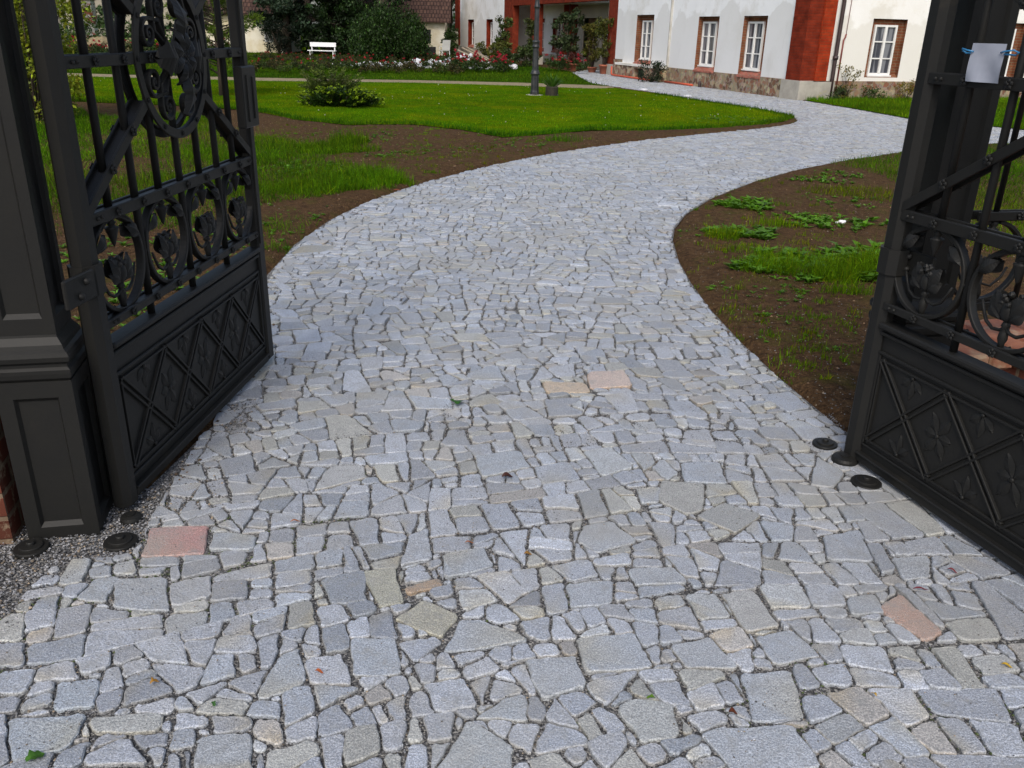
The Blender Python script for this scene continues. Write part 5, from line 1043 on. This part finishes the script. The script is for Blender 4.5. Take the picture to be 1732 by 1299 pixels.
# ------------------------------------------------------------------ cottages and boundary walls far behind
def cottage(name, loc, rz, lab, w_, d_, eave, ridge, mwall='cream', wins=(), doors=()):
    """front faces local -y, x from 0 to w"""
    root = empty(name, loc, math.radians(rz), label=lab, cat='cottage')
    m = MB(); m.box((0, 0, -.05), (w_, d_, eave)); m.add([(0, 0, eave), (0, d_, eave), (0, d_/2, ridge-.1), (w_, 0, eave), (w_, d_, eave), (w_, d_/2, ridge-.1)], [(0, 2, 1), (3, 4, 5)]); m.build('wall', mwall, root)
    m = MB(); o_ = .35; m.add([(-o_, -o_, eave-.06), (w_+o_, -o_, eave-.06), (w_+o_, d_/2, ridge), (-o_, d_/2, ridge), (w_+o_, d_+o_, eave-.06), (-o_, d_+o_, eave-.06), (-o_, -o_, eave+.03), (w_+o_, -o_, eave+.03), (w_+o_, d_/2, ridge+.1), (-o_, d_/2, ridge+.1), (w_+o_, d_+o_, eave+.03), (-o_, d_+o_, eave+.03)], [(3, 2, 1, 0), (5, 4, 2, 3), (6, 7, 8, 9), (9, 8, 10, 11), (0, 1, 7, 6), (4, 5, 11, 10), (1, 2, 8, 7), (2, 4, 10, 8), (3, 0, 6, 9), (5, 3, 9, 11)]); m.build('roof', 'tile', root, uv=True)
    for x0, x1, z0, z1, shutter in wins:
        m = MB(); m.box((x0, -.03, z0), (x1, .002, z1)); f = m.build('window', 'frame', root); m = MB()
        for a, b in ((x0+.06, (x0+x1)/2-.03), ((x0+x1)/2+.03, x1-.06)):
            for c, d in ((z0+.06, (z0+z1)/2-.02), ((z0+z1)/2+.02, z1-.06)): m.box((a, -.036, c), (b, -.028, d))
        m.build('pane', 'glass', f)
        if shutter: m = MB(); m.bbox((x1+.02, -.05, z0-.05), (x1+.32, -.0, z1+.5), .006); m.build('shutter', 'wood', root)
    for x0, x1, z0, z1 in doors: m = MB(); m.box((x0-.04, -.03, z0), (x1+.04, .002, z1+.05)); m.box((x0, -.05, z0), (x1, -.028, z1)); m.build('door', 'dark', root)
    return root
g = G(757, 96); c_ = cottage('cottage', (g.x-6.6, g.y+.4, 0), 3, 'low cream cottage with brown tiled roof left of the manor', 6.4, 5.0, 1.95, 5.2, 'cream', (), ((5.05, 5.5, .75, 1.45), (5.10, 5.8, .0, .48)))
g = G(432, 92); cottage('cottage', (g.x-4.8, g.y+2, 0), 4, 'cream cottage with a brown-shuttered window half hidden behind the dark trees', 6.0, 5, 2.1, 5.2, 'cream', ((4.75, 5.25, .62, 1.35, True),))
g = G(745, 92); m = MB(); m.box((0, 0, -.05), (4.5, .3, 1.25)); m.add([(-.05, -.1, 1.25), (4.55, -.1, 1.25), (4.55, .4, 1.25), (-.05, .4, 1.25), (-.05, .15, 1.45), (4.55, .15, 1.45)], [(0, 1, 5, 4), (2, 3, 4, 5), (0, 4, 3), (1, 2, 5), (3, 2, 1, 0)]); o = m.build('garden_wall', 'cream'); o.location = (g.x, g.y+1.5, 0); tag(o, 'short yellow garden wall between the cottage and the manor', 'wall')
# buildings seen through the left gate leaf
g = G(60, 78); m = MB(); m.box((0, 0, -.1), (5.0, .4, 2.6)); o = m.build('boundary_wall', 'beige'); o.location = (g.x-3, g.y, 0); tag(o, 'beige rendered boundary wall seen through the left gate leaf', 'wall')
g = G(205, 66); cottage('outbuilding', (g.x-6, g.y, 0), 2, 'tall beige outbuilding behind the old brick gate pillar', 12, 6, 5.0, 7.5, 'beige')
g = G(152, 72); root = empty('gate_pillar', (g.x, g.y, 0), math.radians(8), label='old gate pillar of flaking whitewash and red brick far behind the left leaf', cat='pillar')
m = MB(); m.box((-.62, -.5, 0), (.62, .5, 2.9))
MT['flaked'] = colormix(mat('flaked_whitewash', (.62, .58, .52), .9, (.5, .45, .4), 3), (.30, .075, .04), 1.6, .5, .54)
m.build('shaft', 'flaked', root); m = MB(); m.loft([sq(-.72+i, .72-i, -.6+i, .6-i, z) for z, i in ((2.9, 0), (3.1, 0), (3.3, .12), (3.5, .35), (3.58, .55))]); m.build('cap', 'brick_old', root)
# ------------------------------------------------------------------ trees
def tree(name, x, y, h, r, lab, col, cb=.6, n=60, per=420, size=.16, trunk=.22, squash=(1, 1, .75), var=.4, grp=None, conic=False, aspect=.55):
    root = empty(name, (x, y, 0), 0, label=lab, cat='tree', group=grp); cs_, rs = [], []
    for k in range(n):
        t = random.random(); z = cb+(h-cb)*t; a = random.uniform(0, 6.28); R_ = r*((1-t)*.95+.08 if conic else math.sqrt(max(.05, 1-(2*t-.75)**2*.6))); q = R_*math.sqrt(random.random()); cs_.append((math.cos(a)*q, math.sin(a)*q, z)); rs.append(random.uniform(.28, .6)*min(1, r/2))
    pts = clumps(cs_, rs, per, squash, .6); m_ = len(pts); tint = np.repeat(np.exp(rng.normal(0, .25, 400)), 1); key = ((pts[:, 0]*1.3).astype(int)*7+(pts[:, 1]*1.3).astype(int)*13+(pts[:, 2]*1.6).astype(int)*29) % 400
    leafobj('crown', pts, size*rng.uniform(.6, 1.4, m_), varcol(m_, col, var)*tint[key][:, None], root, aspect)
    m = MB(); m.tube([(0, 0, -.1), (.03, .02, h*.3), (-.03, .04, h*.6), (0, 0, h*.92)], [trunk, trunk*.8, trunk*.5, trunk*.15], 10)
    for k in range(0, n, 3): c = cs_[k]; m.tube([(0, 0, max(.3, c[2]*.75)), (c[0]*.5, c[1]*.5, c[2]*.9), c], [trunk*.25, trunk*.15, .02], 5)
    m.build('trunk', 'bark', root); return root
def at(px, Yd): 
    d = cf + cr*((px-866)/FPX) - cu*((45-649.5)/FPX); t = Yd/d.y; return (d.x*t, Yd)
x, y = at(484, 52); tree('spruce_tree', x, y, 9, 2.1, 'dark spruce with drooping blue-green boughs left of the white bench', (.024, .042, .022), 1.3, 150, 800, .17, .22, conic=False)
x, y = at(470, 50); foliage_thing('yew_bush', (x, y, 0), 'very dark bushy yew standing left of the white bench', 'shrub', randcl(26, .8, .5, .3, 1.75), [.32]*26, 1100, .10, (.007, .013, .007))
x, y = at(556, 53); tree('dark_tree', x, y, 9, 2.9, 'very dark dense tree standing right behind the white bench', (.013, .026, .008), .15, 200, 800, .16, .25)
x, y = at(604, 53); tree('beech_tree', x, y, 9, 2.6, 'dense green tree with low hanging foliage between bench and weeping tree', (.017, .038, .008), .2, 190, 850, .14, .25)
x, y = at(648, 48.5); tree('thick_trunk_tree', x, y, 11, 1.9, 'tree with a thick dark trunk showing against the brown cottage roof', (.026, .052, .012), 3.2, 40, 420, .16, .36)
# weeping tree: low dome of hanging foliage
x, y = at(655, 46); root = empty('weeping_tree', (x, y, 0), label='low dark weeping tree with foliage hanging almost to the roses', cat='tree'); P_ = []
for k in range(230):
    a = random.uniform(0, 6.28); q = 2.05*math.sqrt(random.random()); top = (2.6+.35*math.sin(a*3))*math.sqrt(max(.08, 1-(q/2.4)**2))+random.uniform(-.25, .1); bot = random.uniform(.05, .6)
    for z in np.arange(bot, top, .045):
        for _ in range(3): P_.append((math.cos(a)*q+random.gauss(0, .08), math.sin(a)*q+random.gauss(0, .08), z+random.gauss(0, .05)))
P_ = np.array(P_); leafobj('crown', P_, .12*rng.uniform(.6, 1.4, len(P_)), varcol(len(P_), (.020, .044, .008), .5), root, .45, outward=np.tile([0, 0, -1.1], (len(P_), 1)))
m = MB(); m.tube([(0, 0, 0), (.05, 0, 1), (0, 0, 2.2)], [.14, .11, .06], 8); m.build('trunk', 'bark', root)
x, y = at(760, 66); tree('garden_tree', x, y, 9, 2.6, 'green tree rising behind the yellow garden wall beside the manor', (.03, .075, .018), .5, 80, 380, .2)
for px, Yd, h_, r_, lab in ((700, 80, 14, 5, 'background tree behind the brown cottage roof'), (610, 76, 14, 5, 'background tree straight behind the bench and dark trees'), (520, 74, 13, 5, 'background tree left of centre behind the spruce'), (430, 72, 13, 5, 'background tree behind the shuttered cottage'), (330, 74, 14, 5, 'background tree seen through the gate medallion'), (235, 86, 14, 5, 'background tree behind the tall beige outbuilding'), (110, 84, 12, 5, 'background tree above the beige boundary wall'), (20, 60, 11, 4, 'background tree left of the boundary wall'), (-90, 50, 10, 4, 'background tree beyond the left edge')):
    x, y = at(px, Yd); tree('background_tree', x, y, h_, r_, lab, (.020, .045, .012), .2, 200, 130, .42, .4)
# young pine on the lawn just right of and behind the left leaf
g = G(376, 163); root = empty('pine_tree', (g.x, g.y, 0), label='young yellow-green pine on the lawn, partly behind the left gate leaf', cat='tree'); P_, O_, S_, C_ = [], [], [], []; m = MB(); m.tube([(0, 0, -.02), (.02, 0, .9), (-.02, .02, 2.0), (0, 0, 3.6)], [.075, .06, .045, .015], 8)
for k in range(120):
    z = random.uniform(.55, 3.7); a = random.uniform(0, 6.28); q = (1.15-.22*abs(z-1.4))*random.uniform(.35, 1)*.95; q = max(.2, q); e = Vector((math.cos(a)*q, math.sin(a)*q, z+q*.18)); b0 = Vector((0, 0, z-.1)); m.tube([b0, b0.lerp(e, .5), e], [.018, .012, .005], 4)
    for t in (.55, .75, .9, 1.0, 1.05):
        c = b0.lerp(e, t); nn = 38
        for _ in range(nn):
            d = Vector((math.cos(a), math.sin(a), .5))*.8+Vector((random.gauss(0, 1), random.gauss(0, 1), random.gauss(0, 1)))*.7; d.normalize(); l = random.uniform(.06, .13); p = c+d*l*.6+Vector((random.gauss(0, .03), random.gauss(0, .03), random.gauss(0, .03))); P_.append(tuple(p)); O_.append(tuple(d*5)); S_.append(l); v = random.uniform(.5, 1.5)*(1.2 if t > .85 else .8); C_.append((.085*v, .135*v, .010*v))
leafobj('crown', np.array(P_), np.array(S_), np.array(C_), root, .17, outward=np.array(O_)); m.build('trunk', 'bark', root)
# leafy climber in the gap between left post and leaf
g = G(66, 205); foliage_thing('hedge_bush', (g.x, g.y, 0), 'yellow-green leafy shrub seen in the slit between left post and leaf', 'shrub', randcl(60, .8, .8, .1, 3.6), [random.uniform(.2, .34) for _ in range(60)], 3200, .07, (.16, .20, .012))
g = G(-330, 190); foliage_thing('hedge_bush', (g.x, g.y, 0), 'large green shrub behind the left fence panel', 'shrub', randcl(80, 2.2, 1.2, .1, 3.2), [random.uniform(.3, .5) for _ in range(80)], 400, .11, (.06, .11, .015))
g = G(130, 84); foliage_thing('shrub', (g.x, g.y, 0), 'green shrubs at the foot of the beige wall behind the gate bars', 'shrub', randcl(40, 6, 1, .1, 1.5), [random.uniform(.4, .6) for _ in range(40)], 160, .2, (.05, .09, .02))
g = G(190, 80); foliage_thing('shrub', (g.x, g.y, 0), 'green bush right of the old flaking gate pillar', 'shrub', randcl(24, 2, 1, .1, 2.3), [random.uniform(.4, .6) for _ in range(24)], 160, .2, (.05, .08, .025))
g = G(188, 88); m = MB()
for k in range(60): m.blob((random.gauss(0, 1.1), random.gauss(0, .6), random.uniform(0, .6)), random.uniform(.15, .4), k, 1)
o = m.build('sand_heap', 'sand'); o.location = (g.x, g.y, 0); tag(o, 'pale sand heap behind the left gate leaf', 'sand heap', kind='stuff')
# ------------------------------------------------------------------ fallen leaves and litter on the paving
def fallen(px, py, l, w_, col, lab, rot=None, name='fallen_leaf', curl=.25, lob=0):
    g = G(px, py, .006); n = 10; rot = random.uniform(0, 6.28) if rot is None else rot; vs, C_ = [], []
    for sd_ in (1, 0, -1):
        for i in range(n+1):
            t = i/n; hw = w_/2*math.sin(math.pi*min(1, t*.92+.06))**.8*(1+lob*math.cos(t*16)); vs.append(((t-.5)*l, sd_*hw, abs(sd_)*hw*curl+.004*math.sin(t*5)+.004)); v = random.uniform(.8, 1.2)*(1.25 if sd_ == 0 else 1); C_.append(tuple(c*v for c in col))
    N = n+1; fs = [(i, i+1, N+i+1, N+i) for i in range(n)]+[(N+i, N+i+1, 2*N+i+1, 2*N+i) for i in range(n)]
    o = fastmesh(name, np.array(vs), [np.array(fs)], 'leaf', col=np.array(C_)); o.location = g; o.rotation_euler = (random.uniform(-.1, .1), random.uniform(-.1, .1), rot); tag(o, lab, 'leaf')
fallen(775, 681, .055, .045, (.03, .10, .015), 'dark green leaf lying beside the small pinkish stone', lob=.25); fallen(765, 679, .03, .02, (.03, .09, .015), 'tiny green leaf left of the dark green one')
fallen(60, 1282, .040, .036, (.05, .13, .02), 'green leaf on the paving in the lower left corner', .8, lob=.3); fallen(1100, 1181, .022, .012, (.10, .20, .02), 'small bright green sprig in a joint of the foreground paving', lob=.3); fallen(362, 1192, .014, .010, (.03, .10, .02), 'tiny green leaf scrap on a grey stone', lob=.3)
fallen(858, 808, .045, .026, (.06, .025, .02), 'curled dark brown leaf in the middle of the paving', 0.3, curl=.9); fallen(262, 1156, .022, .018, (.35, .18, .03), 'crumpled ochre leaf on the lower left paving', curl=.7, lob=.3)
fallen(540, 1138, .024, .011, (.38, .10, .03), 'rusty orange leaf scrap on the lower paving', -.2, curl=.5); fallen(500, 883, .035, .010, (.33, .12, .03), 'thin orange leaf on the left part of the paving', .4, curl=.5); fallen(794, 919, .030, .010, (.36, .13, .05), 'narrow orange leaf scrap above the centre stones', .1); fallen(893, 938, .026, .016, (.28, .15, .04), 'ochre-brown leaf scrap near the paving centre', 0)
fallen(1611, 967, .032, .008, (.15, .012, .018), 'dark red pod on the grey stone near the right leaf', -.7, curl=.8); fallen(1557, 998, .050, .008, (.13, .012, .02), 'long dark red pod above the orange stone', .0, curl=.8); fallen(1703, 1127, .028, .010, (.5, .32, .03), 'yellow leaf at the right edge of the paving', -.5); fallen(1240, 1207, .022, .020, (.10, .03, .015), 'dark reddish-brown scrap on a tan stone in the lower right', curl=.4); fallen(1478, 1175, .018, .008, (.4, .25, .04), 'tiny yellow leaf scrap in a joint at lower right', 1.9)
fallen(672, 322, .09, .035, (.25, .07, .03), 'reddish-brown leaf at the grassy edge of the path', .3); fallen(600, 362, .10, .03, (.13, .07, .035), 'brown leaf on the far left edge of the path', .2)
# white flower on the right soil island
g = G(1426, 377, .03); m = MB()
for k in range(9): m.blob((random.gauss(0, .022), random.gauss(0, .015), random.uniform(0, .02)), .014, k, 1)
o = m.build('clover_flower', 'white'); o.location = g; tag(o, 'small white flower head above the weeds on the right soil island', 'flower')
for px, py, lab in ((1090, 152, 'small white stone on the edge between lawn and paving'), (1163, 163, 'flat white stone on the lawn edge nearer the path bend')):
    g = G(px, py, .03); m = MB(); m.blob((0, 0, 0), .09, 3, 2, (1.3, 1, .5), .1); o = m.build('white_stone', 'whiterock'); o.location = g; tag(o, lab, 'stone')
